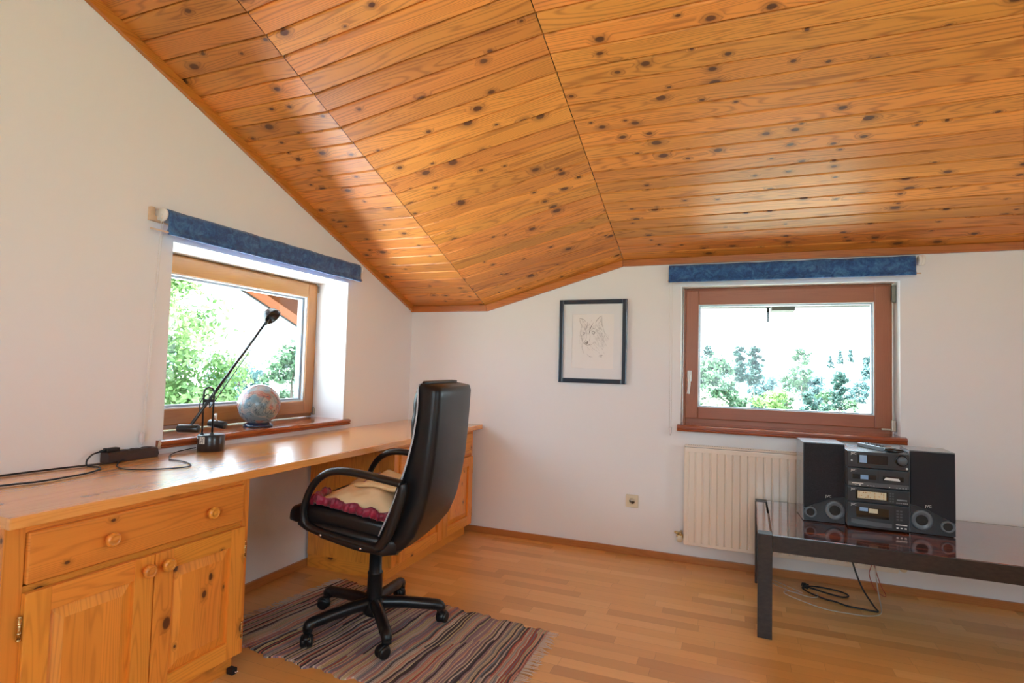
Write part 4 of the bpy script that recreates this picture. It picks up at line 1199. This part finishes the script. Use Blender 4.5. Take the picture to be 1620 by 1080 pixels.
# ================================================================== picture of a wolf
pic = thing('framed_drawing', 'pencil drawing of a wolf head in a dark blue frame hanging on the back wall', 'picture', (1.41, -.002, 1.36))
FX0, FX1, FZ0, FZ1 = 1.180, 1.641, 1.083, 1.643
bm = bmnew(); frame_rect(bm, 'y', FX0, FX1, FZ0, FZ1, (.030, .030, .030, .030), -.022, -.002, .005); obj('frame', bm, M_frame, pic)
bm = bmnew(); frame_rect(bm, 'y', FX0+.028, FX1-.028, FZ0+.028, FZ1-.028, (.062, .060, .070, .070), -.0115, -.0095, .0); obj('mat_board', bm, M_mat, pic)
bm = bmnew(); box(bm, (FX0+.029, -.009, FZ0+.029), (FX1-.029, -.004, FZ1-.029)); sheet = obj('paper', bm, M_paper, pic)
random.seed(31)
def stroke(bm, pts, w=.0011, y=-.0092):
    P = [Vector((p[0], 0, p[1])) for p in pts]; n = len(P)
    L_, R_ = [], []
    for i, p in enumerate(P):
        d = (P[min(i+1, n-1)]-P[max(i-1, 0)]); d.normalize(); nn = Vector((-d.z, 0, d.x))
        k = w*(.35+.65*math.sin(PI*(i+.3)/(n-.4+.0001)))*.5
        L_.append(bm.verts.new((p.x+nn.x*k, y, p.z+nn.z*k))); R_.append(bm.verts.new((p.x-nn.x*k, y, p.z-nn.z*k)))
    for i in range(n-1): bm.faces.new((L_[i], L_[i+1], R_[i+1], R_[i]))
# photo coordinates of the sketch (zoomed crop px) -> wall plane
def sk(px, py): return (FX0+(px-143)/657*(FX1-FX0)+0, FZ1-(py-140)/805*(FZ1-FZ0))
def line(bm, pts, w=.0012, k=5):
    q = [sk(*p) for p in pts]; stroke(bm, [(v.x, v.y) for v in smoothpts([(a, b, 0) for a, b in q], k)], w)
bmA, bmB, bmS = bmnew(), bmnew(), bmnew()
for pts, w in (([(340, 325), (352, 322), (385, 335), (408, 360)], .0022), ([(342, 328), (352, 365), (365, 395), (360, 420)], .0020), ([(365, 340), (380, 352), (392, 372)], .0016),
               ([(556, 296), (530, 318), (508, 345), (498, 370)], .0022), ([(556, 298), (558, 335), (560, 375), (572, 410)], .0022), ([(548, 325), (545, 350), (530, 372)], .0016),
               ([(360, 420), (352, 455), (358, 490), (370, 520), (378, 552), (388, 572)], .0018), ([(572, 410), (580, 440), (592, 475), (585, 500)], .0014),
               ([(402, 375), (398, 410), (408, 450), (412, 500), (405, 530)], .0016), ([(470, 375), (455, 410), (445, 450), (448, 500), (440, 545)], .0016),
               ([(392, 548), (405, 538), (424, 545), (425, 560), (412, 572), (395, 565), (392, 548)], .004), ([(400, 555), (412, 560), (420, 552)], .006),
               ([(400, 572), (420, 582), (440, 578), (455, 568)], .0020), ([(430, 580), (460, 575), (475, 560)], .0012),
               ([(375, 462), (385, 455), (398, 462), (396, 472), (382, 474), (375, 462)], .0022), ([(462, 460), (475, 450), (492, 456), (488, 470), (470, 470), (462, 460)], .0024),
               ([(470, 424), (485, 420), (497, 428)], .0018), ([(385, 428), (395, 422)], .0018), ([(430, 372), (412, 405), (402, 430)], .0022), ([(462, 385), (448, 420), (436, 470)], .0018),
               ([(372, 560), (372, 600), (380, 635), (392, 660)], .0014), ([(420, 668), (445, 688), (475, 692)], .0012),
               ([(538, 690), (548, 672), (552, 690), (545, 692)], .0018), ([(556, 676), (568, 674), (558, 690), (566, 692)], .0018)): line(bmA if pts[0][1] < 665 or pts[0][0] < 500 else bmS, pts, w)
for i in range(330):
    k = random.random()
    if k < .35: x, y = random.gauss(530, 28), random.gauss(450, 50); dx, dy = 10, 14
    elif k < .55: x, y = random.gauss(560, 32), random.gauss(540, 40); dx, dy = 8, 16
    elif k < .8: x, y = random.gauss(438, 34), random.gauss(410, 32); dx, dy = -5, 17
    elif k < .92: x, y = random.gauss(372, 12), random.gauss(480, 50); dx, dy = -3, 15
    else: x, y = random.gauss(500, 60), random.gauss(600, 30); dx, dy = 6, 14
    if not (335 < x < 625 and 330 < y < 690): continue
    line(bmB, [(x, y), (x+dx*random.uniform(.4, 1), y+dy*random.uniform(.4, .8)), (x+dx*random.uniform(1, 2), y+dy*random.uniform(.9, 1.6))], .0009, 2)
for u in (266, 640):
    pass
line(bmB, [(266, 285), (264, 540), (264, 795)], .0008, 2); line(bmB, [(266, 285), (450, 280), (645, 276)], .0006, 2); line(bmB, [(264, 800), (450, 806), (640, 808)], .0006, 2)
bmesh.ops.recalc_face_normals(bmA, faces=bmA.faces)
bmesh.ops.recalc_face_normals(bmS, faces=bmS.faces); obj('signature', bmS, M_pencil, sheet)
obj('pencil_outline', bmA, M_pencil, sheet); obj('pencil_shading', bmB, M_pencil2, sheet)

# ================================================================== wall socket
so_ = thing('wall_socket', 'beige power socket on the back wall between cabinet and radiator', 'socket', (1.690, -.001, .337))
bm = bmnew(); box(bm, (1.650, -.010, .297), (1.730, -.0005, .377), bev=.006); obj('plate', bm, M_beige, so_)
bm = bmnew(); lathe(bm, [(.020, .0), (.0205, .0015), (.0195, .0022), (.018, .0), (.0, -.0005)], 28, at((1.690, -.0100, .337), (0, -1, 0))); obj('insert', bm, M_beige, so_)
for dx, dz in ((-.0085, .001), (.0085, .001), (0, -.016)):
    bm = bmnew(); lathe(bm, [(0, 0), (.0026, 0), (.0026, .0006), (0, .0006)], 10, at((1.690+dx, -.0106, .337+dz), (0, -1, 0))); obj('contact_hole', bm, M_hole, so_)

# ================================================================== radiator
RX0, RX1, RZ0, RZ1 = 2.016, 3.118, .128, .728
ra = thing('radiator', 'cream ribbed panel radiator on the back wall under the right window', 'radiator', (2.57, -.06, .13))
bm = bmnew(); prof = []
n = 25; w_ = (RX1-RX0-.05)/n; x = RX0+.025
prof.append((RX0+.006, -.094))
for i in range(n):
    prof += [(x, -.094), (x+w_*.16, -.1005), (x+w_*.80, -.1005), (x+w_*.96, -.094)]; x += w_
prof.append((RX1-.006, -.094))
full = prof + [(RX1-.006, -.080), (RX0+.006, -.080)]
prism(bm, full, 'z', RZ0+.022, RZ1-.036)
# the ribs run out above and below into a flat beaded rim
box(bm, (RX0+.004, -.097, RZ1-.038), (RX1-.004, -.078, RZ1-.010), bev=.004); box(bm, (RX0+.004, -.097, RZ0+.004), (RX1-.004, -.078, RZ0+.026), bev=.004)
box(bm, (RX0+.002, -.0965, RZ0+.008), (RX0+.020, -.078, RZ1-.012), bev=.003); box(bm, (RX1-.020, -.0965, RZ0+.008), (RX1-.002, -.078, RZ1-.012), bev=.003)
obj('front_panel', bm, M_cream, ra)
bm = bmnew(); box(bm, (RX0+.008, -.046, RZ0+.01), (RX1-.008, -.034, RZ1-.015), bev=.003); obj('rear_panel', bm, M_cream, ra)
bm = bmnew(); box(bm, (RX0, -.098, RZ0+.012), (RX0+.0025, -.032, RZ1-.004), bev=.0008); obj('side_cover', bm, M_cream, ra)
bm = bmnew(); box(bm, (RX1-.0025, -.098, RZ0+.012), (RX1, -.032, RZ1-.004), bev=.0008); obj('side_cover', bm, M_cream, ra)
bm = bmnew()
box(bm, (RX0+.003, -.092, RZ1-.006), (RX1-.003, -.084, RZ1+.002)); box(bm, (RX0+.003, -.044, RZ1-.006), (RX1-.003, -.036, RZ1+.002))
xx = RX0+.02
while xx < RX1-.02: box(bm, (xx, -.086, RZ1-.004), (xx+.006, -.042, RZ1)); xx += .0125
obj('top_grille', bm, M_cream, ra)
def valve(x, z, s, white=True):
    bm = bmnew(); lathe(bm, [(0, 0), (.012, 0), (.014, .01), (.014, .022), (.010, .028), (.010, .04), (0, .04)], 16, at((x, -.062, z), (s, 0, 0)))
    lathe(bm, [(0, 0), (.010, 0), (.012, .008), (.010, .02), (.010, .034), (0, .034)], 14, at((x+s*.018, -.036, z+.012), (0, -1, 0)))
    tube(bm, [(x+s*.018, -.002, z+.012), (x+s*.018, -.04, z+.012)], .0085, 12)
    tube(bm, [(x+s*.028, -.066, z+.016), (x+s*.052, -.074, z+.024)], [.010, .005], 10)
    v = obj('valve', bm, M_brass, ra)
    bm = bmnew(); lathe(bm, [(0, 0), (.017, 0), (.019, .006), (.018, .022), (.015, .027), (0, .027)], 20, at((x+s*.020, -.066, z-.012), (0, -1, -.15))); obj('cap', bm, M_beige, v)
valve(RX0-.003, .172, -1); valve(RX1+.003, .172, 1)

# ================================================================== roller blinds
def blind(name, label, P, Lx, tomat, side, chain_z):
    """built in a local frame: x along the wall, y = distance from wall (towards room), z up; P = start"""
    t = thing(name, label, 'blind', tuple(tomat @ Vector((Lx/2, .03, P['zc']))), 'blue roller blinds above the windows')
    def fin(bm): bmesh.ops.transform(bm, matrix=tomat, verts=bm.verts); bmesh.ops.recalc_face_normals(bm, faces=bm.faces); return bm
    z1, z0 = P['z1'], P['z0']
    # fabric: wound roll on top, free hanging hem below
    bm = bmnew(); nx = 90; rows = []
    prof = [(.048, z1-.062), (.030, z1-.050), (.022, z1-.032), (.026, z1-.012), (.042, z1-.001), (.060, z1-.004), (.070, z1-.020), (.0715, z1-.045), (.0705, z0+.040), (.071, z0+.020), (.0765, z0+.016), (.0765, z0+.001), (.069, z0-.001), (.0615, z0+.002), (.0615, z0+.018), (.0665, z0+.030), (.0665, z1-.060)]
    for i in range(nx+1):
        x = Lx*i/nx; ring = []
        for k, (d, z) in enumerate(prof):
            wv = .0012*math.sin(x*23)+.0008*math.sin(x*61)+(.0008*math.sin(x*37+k*2) if k < 8 else 0); hemw = 1; zz_ = z+(.0006*math.sin(x*17) if 9 <= k <= 15 else .0012*math.sin(x*29+2))
            ring.append(Vector((x, d+wv, zz_)))
        rows.append(ring)
    loft(bm, rows); fin(bm); obj('fabric', bm, M_velvet, t)
    bm = bmnew(); tube(bm, [(-.006 if side > 0 else -.078, .0690, z0+.009), (Lx+(.022 if side > 0 else .012), .0690, z0+.009)], .0036, 8); fin(bm); obj('hem_rod', bm, M_ltwood, t)
    # timber batten with end brackets
    bm = bmnew(); bx0 = -.045 if side < 0 else .004; bx1 = Lx+(.0 if side < 0 else .034); box(bm, (bx0, .0005, z1-.056), (bx1, .018, z1-.032), bev=.002)
    if side < 0: box(bm, (-.045, .0005, z1-.0315), (-.026, .018, z1+.002), bev=.002); fin(bm); obj('batten', bm, M_ltwood, t)
    for x in ((-.012, Lx+.012) if side < 0 else (Lx+.022, Lx+.036)):
        bm = bmnew(); lathe(bm, [(0, -.007), (.026, -.007), (.028, -.004), (.028, .004), (.026, .007), (0, .007)], 24, at((x, .046, z1-.028), (1, 0, 0))); box(bm, (x-.003, .003, z1-.05), (x+.003, .046, z1-.008)); fin(bm); obj('end_bracket', bm, M_white, t)
    # bead chain loop with weight
    cx = -.012 if side < 0 else P['chx']
    bm = bmnew()
    for dx, dy in ((-.008, .052), (.010, .040)):
        p0, p1 = Vector((cx+dx, dy, z1-.03)), Vector((cx+dx*.6+P['drift'], .018+dy*.2, chain_z+.03)); tube(bm, [p0, p1], .0011, 5)
        n_ = int((p1-p0).length/.011)
        for i in range(n_):
            c = p0.lerp(p1, i/n_); lathe(bm, [(0, -.0023), (.002, -.001), (.002, .001), (0, .0023)], 6, Matrix.Translation(c))
    fin(bm); obj('bead_chain', bm, M_white, t)
    bm = bmnew(); q = (cx+P['drift'], .025, chain_z); box(bm, (q[0]-.008, q[1]-.006, q[2]), (q[0]+.008, q[1]+.006, q[2]+.040), bev=.004); lathe(bm, [(0, -.012), (.003, -.010), (.005, 0), (0, .001)], 10, Matrix.Translation(q)); fin(bm); obj('chain_weight', bm, M_clear, t)
    return t
M_clear = plain('translucent_plastic', (.74, .70, .72), .25)
m1 = Matrix.Translation((0, -2.052, 0)) @ Matrix(((0, 1, 0, 0), (1, 0, 0, 0), (0, 0, 1, 0), (0, 0, 0, 1)))
blind('roller_blind', 'blue velvet roller blind rolled up above the left window over the worktop', dict(z1=1.806, z0=1.694, zc=1.75, drift=-.02, chx=0), 1.318, m1, -1, .822)
m2 = Matrix.Translation((1.906, 0, 0)) @ Matrix(((1, 0, 0, 0), (0, -1, 0, 0), (0, 0, 1, 0), (0, 0, 0, 1)))
blind('roller_blind', 'blue velvet roller blind rolled up above the right window over the radiator', dict(z1=1.846, z0=1.734, zc=1.79, drift=.008, chx=.010), 1.305, m2, 1, .785)

# ================================================================== low table (turned slightly)
TR = rad(-0.9)
tb = thing('coffee_table', 'low dark wooden table with a polished reddish top carrying the stereo', 'table', (2.400, -.893, 0), rz=TR)
TL, TD, TH_, lw = 1.50, .765, .456, .060
bm = bmnew(); box(bm, (lw+.001, .012, TH_-.022), (TL-lw-.001, TD-.012, TH_-.001), bev=.002); obj('tabletop', bm, M_ttop, tb, local=True)
bm = bmnew(); box(bm, (lw+.001, .0, TH_-.072), (TL-lw-.001, .0115, TH_-.002), bev=.0015); obj('apron', bm, M_tleg, tb, local=True)
bm = bmnew(); box(bm, (lw+.001, TD-.0115, TH_-.072), (TL-lw-.001, TD, TH_-.002), bev=.0015); obj('apron', bm, M_tleg, tb, local=True)
for x0 in (0, TL-lw):
    bm = bmnew(); box(bm, (x0+.004, lw+.001, TH_-.072), (x0+.052, TD-lw-.001, TH_-.001), bev=.0015); obj('side_rail', bm, M_ttop, tb, local=True)
    for y0 in (0, TD-lw):
        bm = bmnew(); box(bm, (x0, y0-.002, 0), (x0+lw, y0+lw-.002, TH_+.002), bev=.002); obj('leg', bm, M_tleg, tb, local=True)

# ================================================================== stereo
def on_rect(bm, x0, x1, z0, z1, y, d=.001, bev=.0, mi=0):
    box(bm, (x0, y-d, z0), (x1, y+.0005, z1), bev=bev, mi=mi)
st = thing('stereo_system', 'dark grey stacked stereo system with four units standing between two speakers', 'stereo', (2.925, -.42, .4575))
SX0, SX1, YF, YBK = 2.802, 3.052, -.575, -.240
units = [('cd_player', .462, .578), ('tuner', .581, .650), ('cassette_deck', .653, .739), ('amplifier', .742, .818)]
def logo(x, z, y, s=.0145): 
    bm = bmnew(); textmesh(bm, 'JVC', s, (x, y-.0006, z), (1, 0, 0), (0, 0, 1)); return bm
bm = bmnew(); box(bm, (SX0+.01, YF+.02, .4575), (SX1-.01, YBK-.02, .4622)); obj('foot_pad', bm, M_hole, st)
for nm, z0, z1 in units:
    bm = bmnew(); box(bm, (SX0+.002, YF+.018, z0), (SX1-.002, YBK, z1), bev=.003, mi=1 if False else 0)
    u = obj(nm, bm, M_cabtop, st)
    bm = bmnew(); box(bm, (SX0, YF, z0), (SX1, YF+.0175, z1), bev=.004); obj('front_panel', bm, M_hifi, u)
    obj('logo', logo(SX0+.026, z1-.011, YF), M_silver, u)
    if nm == 'amplifier':
        bm = bmnew(); on_rect(bm, SX0+.042, SX0+.165, z0+.020, z1-.014, YF, .0012, .0004); obj('display', bm, M_gloss, u)
        bm = bmnew(); on_rect(bm, SX0+.050, SX0+.080, z0+.024, z1-.016, YF-.0012, .0006); obj('sticker', bm, M_blue, u)
        bm = bmnew(); lathe(bm, [(.0, 0), (.026, 0), (.027, .003), (.0255, .006), (.022, .006), (.0215, .004), (0, .004)], 32, at((SX1-.030, YF, z0+.046), (0, -1, 0))); obj('dial_ring', bm, M_gloss, u)
        bm = bmnew(); lathe(bm, [(0, .004), (.0205, .004), (.0205, .013), (.018, .0155), (0, .0155)], 32, at((SX1-.030, YF, z0+.046), (0, -1, 0))); obj('volume_knob', bm, M_hifi2, u)
        bm = bmnew(); lathe(bm, [(0, 0), (.004, 0), (.004, .003), (0, .003)], 12, at((SX0+.018, YF, z0+.032), (0, -1, 0))); obj('power_button', bm, M_silver, u)
        bm = bmnew(); lathe(bm, [(0, 0), (.005, 0), (.005, .002), (0, .002)], 12, at((SX1-.010, YF, z0+.010), (0, -1, 0))); obj('headphone_jack', bm, M_silver, u)
        bm = bmnew(); on_rect(bm, SX0+.004, SX1-.02, z0+.012, z0+.0135, YF, .0008); obj('groove', bm, M_hole, u)
        bm = bmnew()
        for k in range(11): box(bm, (SX0+.035+.006*k, YBK-.12, z1-.0004), (SX0+.038+.006*k, YBK-.06, z1+.0004))
        obj('vent_slots', bm, M_hifi, u)
    elif nm == 'cassette_deck':
        bm = bmnew(); on_rect(bm, SX0+.004, SX1-.004, z0+.004, z0+.022, YF-.003, .0035, .001); strip_ = obj('control_strip', bm, M_hifi2, u)
        for x in (SX0+.022, SX0+.145):
            bm = bmnew(); on_rect(bm, x, x+.096 if x < SX0+.1 else x+.082, z0+.036, z0+.058, YF, .0012, .0005); obj('tape_window', bm, M_gloss, u)
        bm = bmnew(); on_rect(bm, SX0+.054, SX0+.086, z0+.036, z0+.056, YF-.0012, .0006); obj('sticker', bm, M_blue, u)
        bm = bmnew(); prism(bm, [(SX0+.148, z0+.040), (SX0+.214, z0+.038), (SX0+.208, z0+.050), (SX0+.156, z0+.052)], 'y', YF-.0022, YF-.001); obj('badge', bm, M_silver, u)
        bm = bmnew(); on_rect(bm, SX0+.126, SX0+.1275, z0+.026, z1-.004, YF, .0008); obj('groove', bm, M_hole, u)
        bm = bmnew(); on_rect(bm, SX0+.018, SX0+.065, z0+.014, z0+.018, YF-.0065, .0006); obj('print', bm, M_silver, strip_)
        for k, xx in enumerate((.030, .048, .080, .092, .104, .168, .196, .208, .220, .232)):
            bm = bmnew(); on_rect(bm, SX0+xx, SX0+xx+(.006 if k != 5 else .004), z0+.006, z0+.011, YF-.0065, .0012, .0004); obj('button', bm, M_button if k not in (1, 5) else M_silver, strip_)
    elif nm == 'tuner':
        bm = bmnew(); on_rect(bm, SX0+.034, SX0+.166, z0+.014, z0+.056, YF, .0014, .0005); obj('display_bezel', bm, M_gloss, u)
        bm = bmnew(); on_rect(bm, SX0+.042, SX0+.158, z0+.018, z0+.052, YF-.0014, .0008); lcd = obj('display', bm, M_lcd, u)
        bm = bmnew(); random.seed(3)
        for r in range(4):
            for k in range(12):
                if random.random() < .5: on_rect(bm, SX0+.046+.009*k, SX0+.051+.009*k, z0+.022+.0075*r, z0+.0255+.0075*r, YF-.0022, .0003)
        obj('display_segments', bm, M_brass, lcd)
        for k in range(8):
            bm = bmnew(); on_rect(bm, SX0+.172+.010*(k % 2), SX0+.178+.010*(k % 2), z0+.012+.012*(k//2), z0+.018+.012*(k//2), YF, .0014, .0004); obj('button', bm, M_hifi2, u)
        bm = bmnew(); on_rect(bm, SX0+.200, SX0+.240, z0+.022, z0+.027, YF, .0012, .0004); obj('tuning_bar', bm, M_button, u)
        for k in range(6):
            bm = bmnew(); on_rect(bm, SX0+.198+.008*k, SX0+.203+.008*k, z0+.008, z0+.013, YF, .0014, .0004); obj('button', bm, M_button, u)
    else:
        bm = bmnew(); on_rect(bm, SX0+.036, SX0+.168, z0+.048, z0+.096, YF, .0012, .0005); obj('display', bm, M_gloss, u)
        bm = bmnew(); on_rect(bm, SX0+.050, SX0+.084, z0+.078, z0+.095, YF-.0012, .0006); obj('sticker', bm, M_blue, u)
        bm = bmnew(); on_rect(bm, SX0+.088, SX0+.124, z0+.072, z0+.092, YF-.0012, .0006); obj('sticker', bm, M_lcd, u)
        bm = bmnew(); tr_ = [(SX0+.016, z0+.040), (SX0+.05, z0+.036), (SX0+.12, z0+.031), (SX0+.18, z0+.030), (SX0+.18, z0+.012), (SX0+.12, z0+.012), (SX0+.05, z0+.015), (SX0+.016, z0+.020)]
        prism(bm, tr_, 'y', YF-.003, YF+.001, bev=.0008); obj('disc_tray', bm, M_hifi2, u)
        bm = bmnew(); on_rect(bm, SX0+.190, SX0+.1915, z0+.008, z1-.008, YF, .0008); obj('groove', bm, M_hole, u)
        for k in range(8):
            bm = bmnew(); on_rect(bm, SX0+.198+.014*(k % 2), SX0+.207+.014*(k % 2), z0+.050+.013*(k//2), z0+.057+.013*(k//2), YF, .0014, .0005); obj('button', bm, M_hifi2, u)
        bm = bmnew(); on_rect(bm, SX0+.196, SX0+.240, z0+.028, z0+.032, YF, .0014, .0004); obj('print', bm, M_silver, u)
        for k in range(3):
            bm = bmnew(); on_rect(bm, SX0+.198+.016*k, SX0+.206+.016*k, z0+.012, z0+.018, YF, .0014, .0004); obj('button', bm, M_silver, u)

def speaker(label, x0, x1, yf, yb, z1, mir, rz=0.0):
    t = thing('loudspeaker', label, 'speaker', ((x0+x1)/2, (yf+yb)/2, .4575), 'pair of black bookshelf speakers', rz)
    cx, cy = (x0+x1)/2, (yf+yb)/2; W_ = (x1-x0)/2; D_ = (yb-yf)/2; H_ = z1-.4575
    def P(name, bm, mat, par=t): 
        return obj(name, bm, mat, par, local=True)
    bm = bmnew(); box(bm, (-W_, -D_+.014, 0), (W_, D_, H_), bev=.002); P('cabinet', bm, M_speaker_box)
    # grille with a slanted lower edge, port moulding below
    s = mir
    def q(x): return x*s
    y0 = -D_
    gp = [(-W_+.004, .130 if s > 0 else .130), (W_-.004, .105), (W_-.004, H_-.004), (-W_+.004, H_-.004)]
    gp = [(-W_+.003, .062), (-W_+.05, .085), (W_-.05, .125), (W_-.003, .130), (W_-.003, H_-.004), (-W_+.003, H_-.004)]
    gp = [(q(a), b) for a, b in gp]
    bm = bmnew(); prism(bm, gp, 'y', y0+.001, y0+.0135, bev=.003); P('grille', bm, M_grille)
    pp_ = [(-W_+.003, .004), (W_-.003, .004), (W_-.003, .126), (W_-.05, .121), (-W_+.05, .081), (-W_+.003, .058)]
    pp_ = [(q(a), b) for a, b in pp_]
    bm = bmnew(); prism(bm, pp_, 'y', y0+.006, y0+.0135, bev=.001); pm = P('port_panel', bm, M_hifi)
    def eye(cx_, cz_, rx, rz_, r0, name):
        """oval moulded lip around a deep round recess"""
        bm = bmnew(); rows = []
        for (k, dy) in ((1.0, .007), (1.0, .003), (.92, .000), (.80, -.001), (.66, .001)):
            rows.append([Vector((q(cx_)+rx*k*math.cos(a_)*(1) , y0+dy, cz_+rz_*k*math.sin(a_))) for a_ in [2*PI*i/36 for i in range(36)]])
        rows.append([Vector((q(cx_)+r0*math.cos(a_), y0+.003, cz_+r0*math.sin(a_))) for a_ in [2*PI*i/36 for i in range(36)]])
        R_ = [[bm.verts.new(p) for p in r] for r in rows]
        for a_, b_ in zip(R_, R_[1:]):
            for k in range(36):
                f = bm.faces.new((a_[k], a_[(k+1) % 36], b_[(k+1) % 36], b_[k])); f.smooth = True
        bmesh.ops.recalc_face_normals(bm, faces=bm.faces)
        e_ = P(name, bm, M_horn)
        bm = bmnew(); lathe(bm, [(r0, .0), (r0*.98, -.0025), (r0*.7, -.0018), (r0*.4, -.0005), (0, .0)], 28, at((q(cx_), y0+.003, cz_), (0, -1, 0)))
        obj('dark_recess', bm, M_hole, e_, local=True)
    eye(W_-.046, .062, .043, .046, .024, 'bass_port'); eye(-W_+.032, .044, .028, .027, .018, 'tweeter')
    bm = bmnew(); textmesh(bm, 'JVC', .016, (q(.018), y0-.0004, .128), (1, 0, 0), (0, 0, 1), .0008); P('logo', bm, M_silver)
    for fx in (-1, 1):
        pass
    return t
speaker('left black speaker of the stereo, with pale reflection on its top and side', 2.612, 2.796, -.540, -.325, .842, 1, rad(3))
speaker('right black speaker of the stereo, in front of the bare white wall', 3.062, 3.238, -.555, -.350, .836, -1, rad(-2))
# remote controls lying on top
rc = thing('remote_control', 'long silver-grey remote control lying across the top of the stereo', 'remote control', (2.95, -.42, .8185), rz=rad(-66))
bm = bmnew(); box(bm, (-.105, -.026, 0), (.105, .026, .018), bev=.004); obj('body', bm, M_cabtop, rc, local=True)
bm = bmnew(); box(bm, (.070, -.025, .0178), (.104, .025, .0192), bev=.0006); obj('end_panel', bm, M_button, rc, local=True)
for i in range(7):
    for j in range(3):
        bm = bmnew(); box(bm, (-.092+.022*i, -.019+.014*j, .0182), (-.080+.022*i, -.010+.014*j, .0205), bev=.0006); obj('button', bm, M_hifi, rc, local=True)
r2_ = thing('oval_remote', 'small black oval remote lying on the stereo beside the silver remote', 'remote control', (3.002, -.525, .8185), rz=rad(-12))
bm = bmnew(); rows = []
for k in range(9):
    a = PI*k/8; z = .009-.009*math.cos(a); s_ = max(.05, math.sin(a))**.5; rows.append([Vector((.042*s_*math.cos(b), .024*s_*math.sin(b), z)) for b in [2*PI*i/28 for i in range(28)]])
loft(bm, rows); bmesh.ops.recalc_face_normals(bm, faces=bm.faces); obj('body', bm, M_gloss, r2_, local=True)
bm = bmnew()
lathe(bm, [(0, .0165), (.009, .0165), (.009, .0188), (0, .0188)], 16); obj('button', bm, M_hifi2, r2_, local=True)

# ================================================================== cables under the table
cb = cable('power_cable', 'black power cable running from under the table onto the floor into a bundled loop',
      [(2.86, -.235, .43), (2.862, -.215, .32), (2.88, -.235, .20), (2.915, -.27, .09), (2.957, -.325, .022), (2.972, -.345, .006), (2.955, -.352, .005), (2.90, -.345, .005), (2.84, -.335, .005), (2.79, -.30, .005), (2.745, -.285, .005), (2.69, -.235, .005), (2.655, -.180, .005), (2.66, -.150, .006), (2.70, -.165, .010), (2.77, -.195, .006), (2.835, -.215, .005), (2.868, -.190, .005), (2.86, -.150, .005), (2.81, -.120, .005), (2.74, -.112, .006), (2.69, -.130, .009), (2.665, -.145, .008)], .0042, M_cord)
cn = thing('cable_bundle', 'tight knot of black cable lying on the floor under the table', 'cable', (2.665, -.145, .001))
bm = bmnew(); random.seed(77)
kn = [(2.665+.020*math.cos(i*2.3)*random.uniform(.6, 1.1), -.145+.018*math.sin(i*1.9)*random.uniform(.6, 1.1), .012+.009*math.sin(i*1.3+1)) for i in range(16)]
tube(bm, smoothpts(kn, 5), .004, 7); obj('knot', bm, M_cord, cn)
bm = bmnew(); lathe(bm, [(.010, -.004), (.0125, 0), (.010, .004)], 12, at((2.668, -.148, .018), (1, .4, .1))); obj('twist_tie', bm, M_hole, cn)
cable('antenna_cable', 'thin pale grey cable hanging from the table and winding over the floor',
      [(2.98, -.235, .43), (2.985, -.225, .30), (2.988, -.215, .16), (2.995, -.24, .06), (2.995, -.30, .010), (2.975, -.375, .004), (2.92, -.425, .004), (2.83, -.435, .004), (2.73, -.425, .004), (2.64, -.370, .004), (2.575, -.315, .004), (2.553, -.275, .004), (2.575, -.245, .004), (2.62, -.262, .004), (2.68, -.290, .004), (2.715, -.265, .004), (2.715, -.225, .004)], .0028, M_greycord)
cable('wire', 'thin grey wire stray on the floor left of the cable loop behind the table leg',
      [(2.63, -.235, .0035), (2.60, -.245, .0035), (2.55, -.205, .0035), (2.51, -.165, .0035), (2.485, -.115, .0035), (2.51, -.105, .0035), (2.56, -.15, .0035), (2.62, -.22, .0065), (2.645, -.24, .0035)], .0018, M_greycord)
cable('speaker_wire', 'left black speaker wire hanging from the table rear', [(2.872, -.21, .43), (2.885, -.20, .36), (2.925, -.19, .30), (2.965, -.19, .255), (2.985, -.19, .265), (3.01, -.19, .32), (3.015, -.20, .43)], .0022, M_cord, group='speaker wires under the table')
cable('speaker_wire', 'reddish speaker wire dangling lowest below the table rear', [(2.93, -.215, .43), (2.945, -.205, .32), (2.975, -.20, .22), (3.01, -.20, .10), (3.035, -.205, .045), (3.02, -.205, .040), (2.985, -.20, .07), (2.962, -.198, .14), (2.975, -.198, .21), (2.978, -.21, .43)], .0020, M_redcord, group='speaker wires under the table')
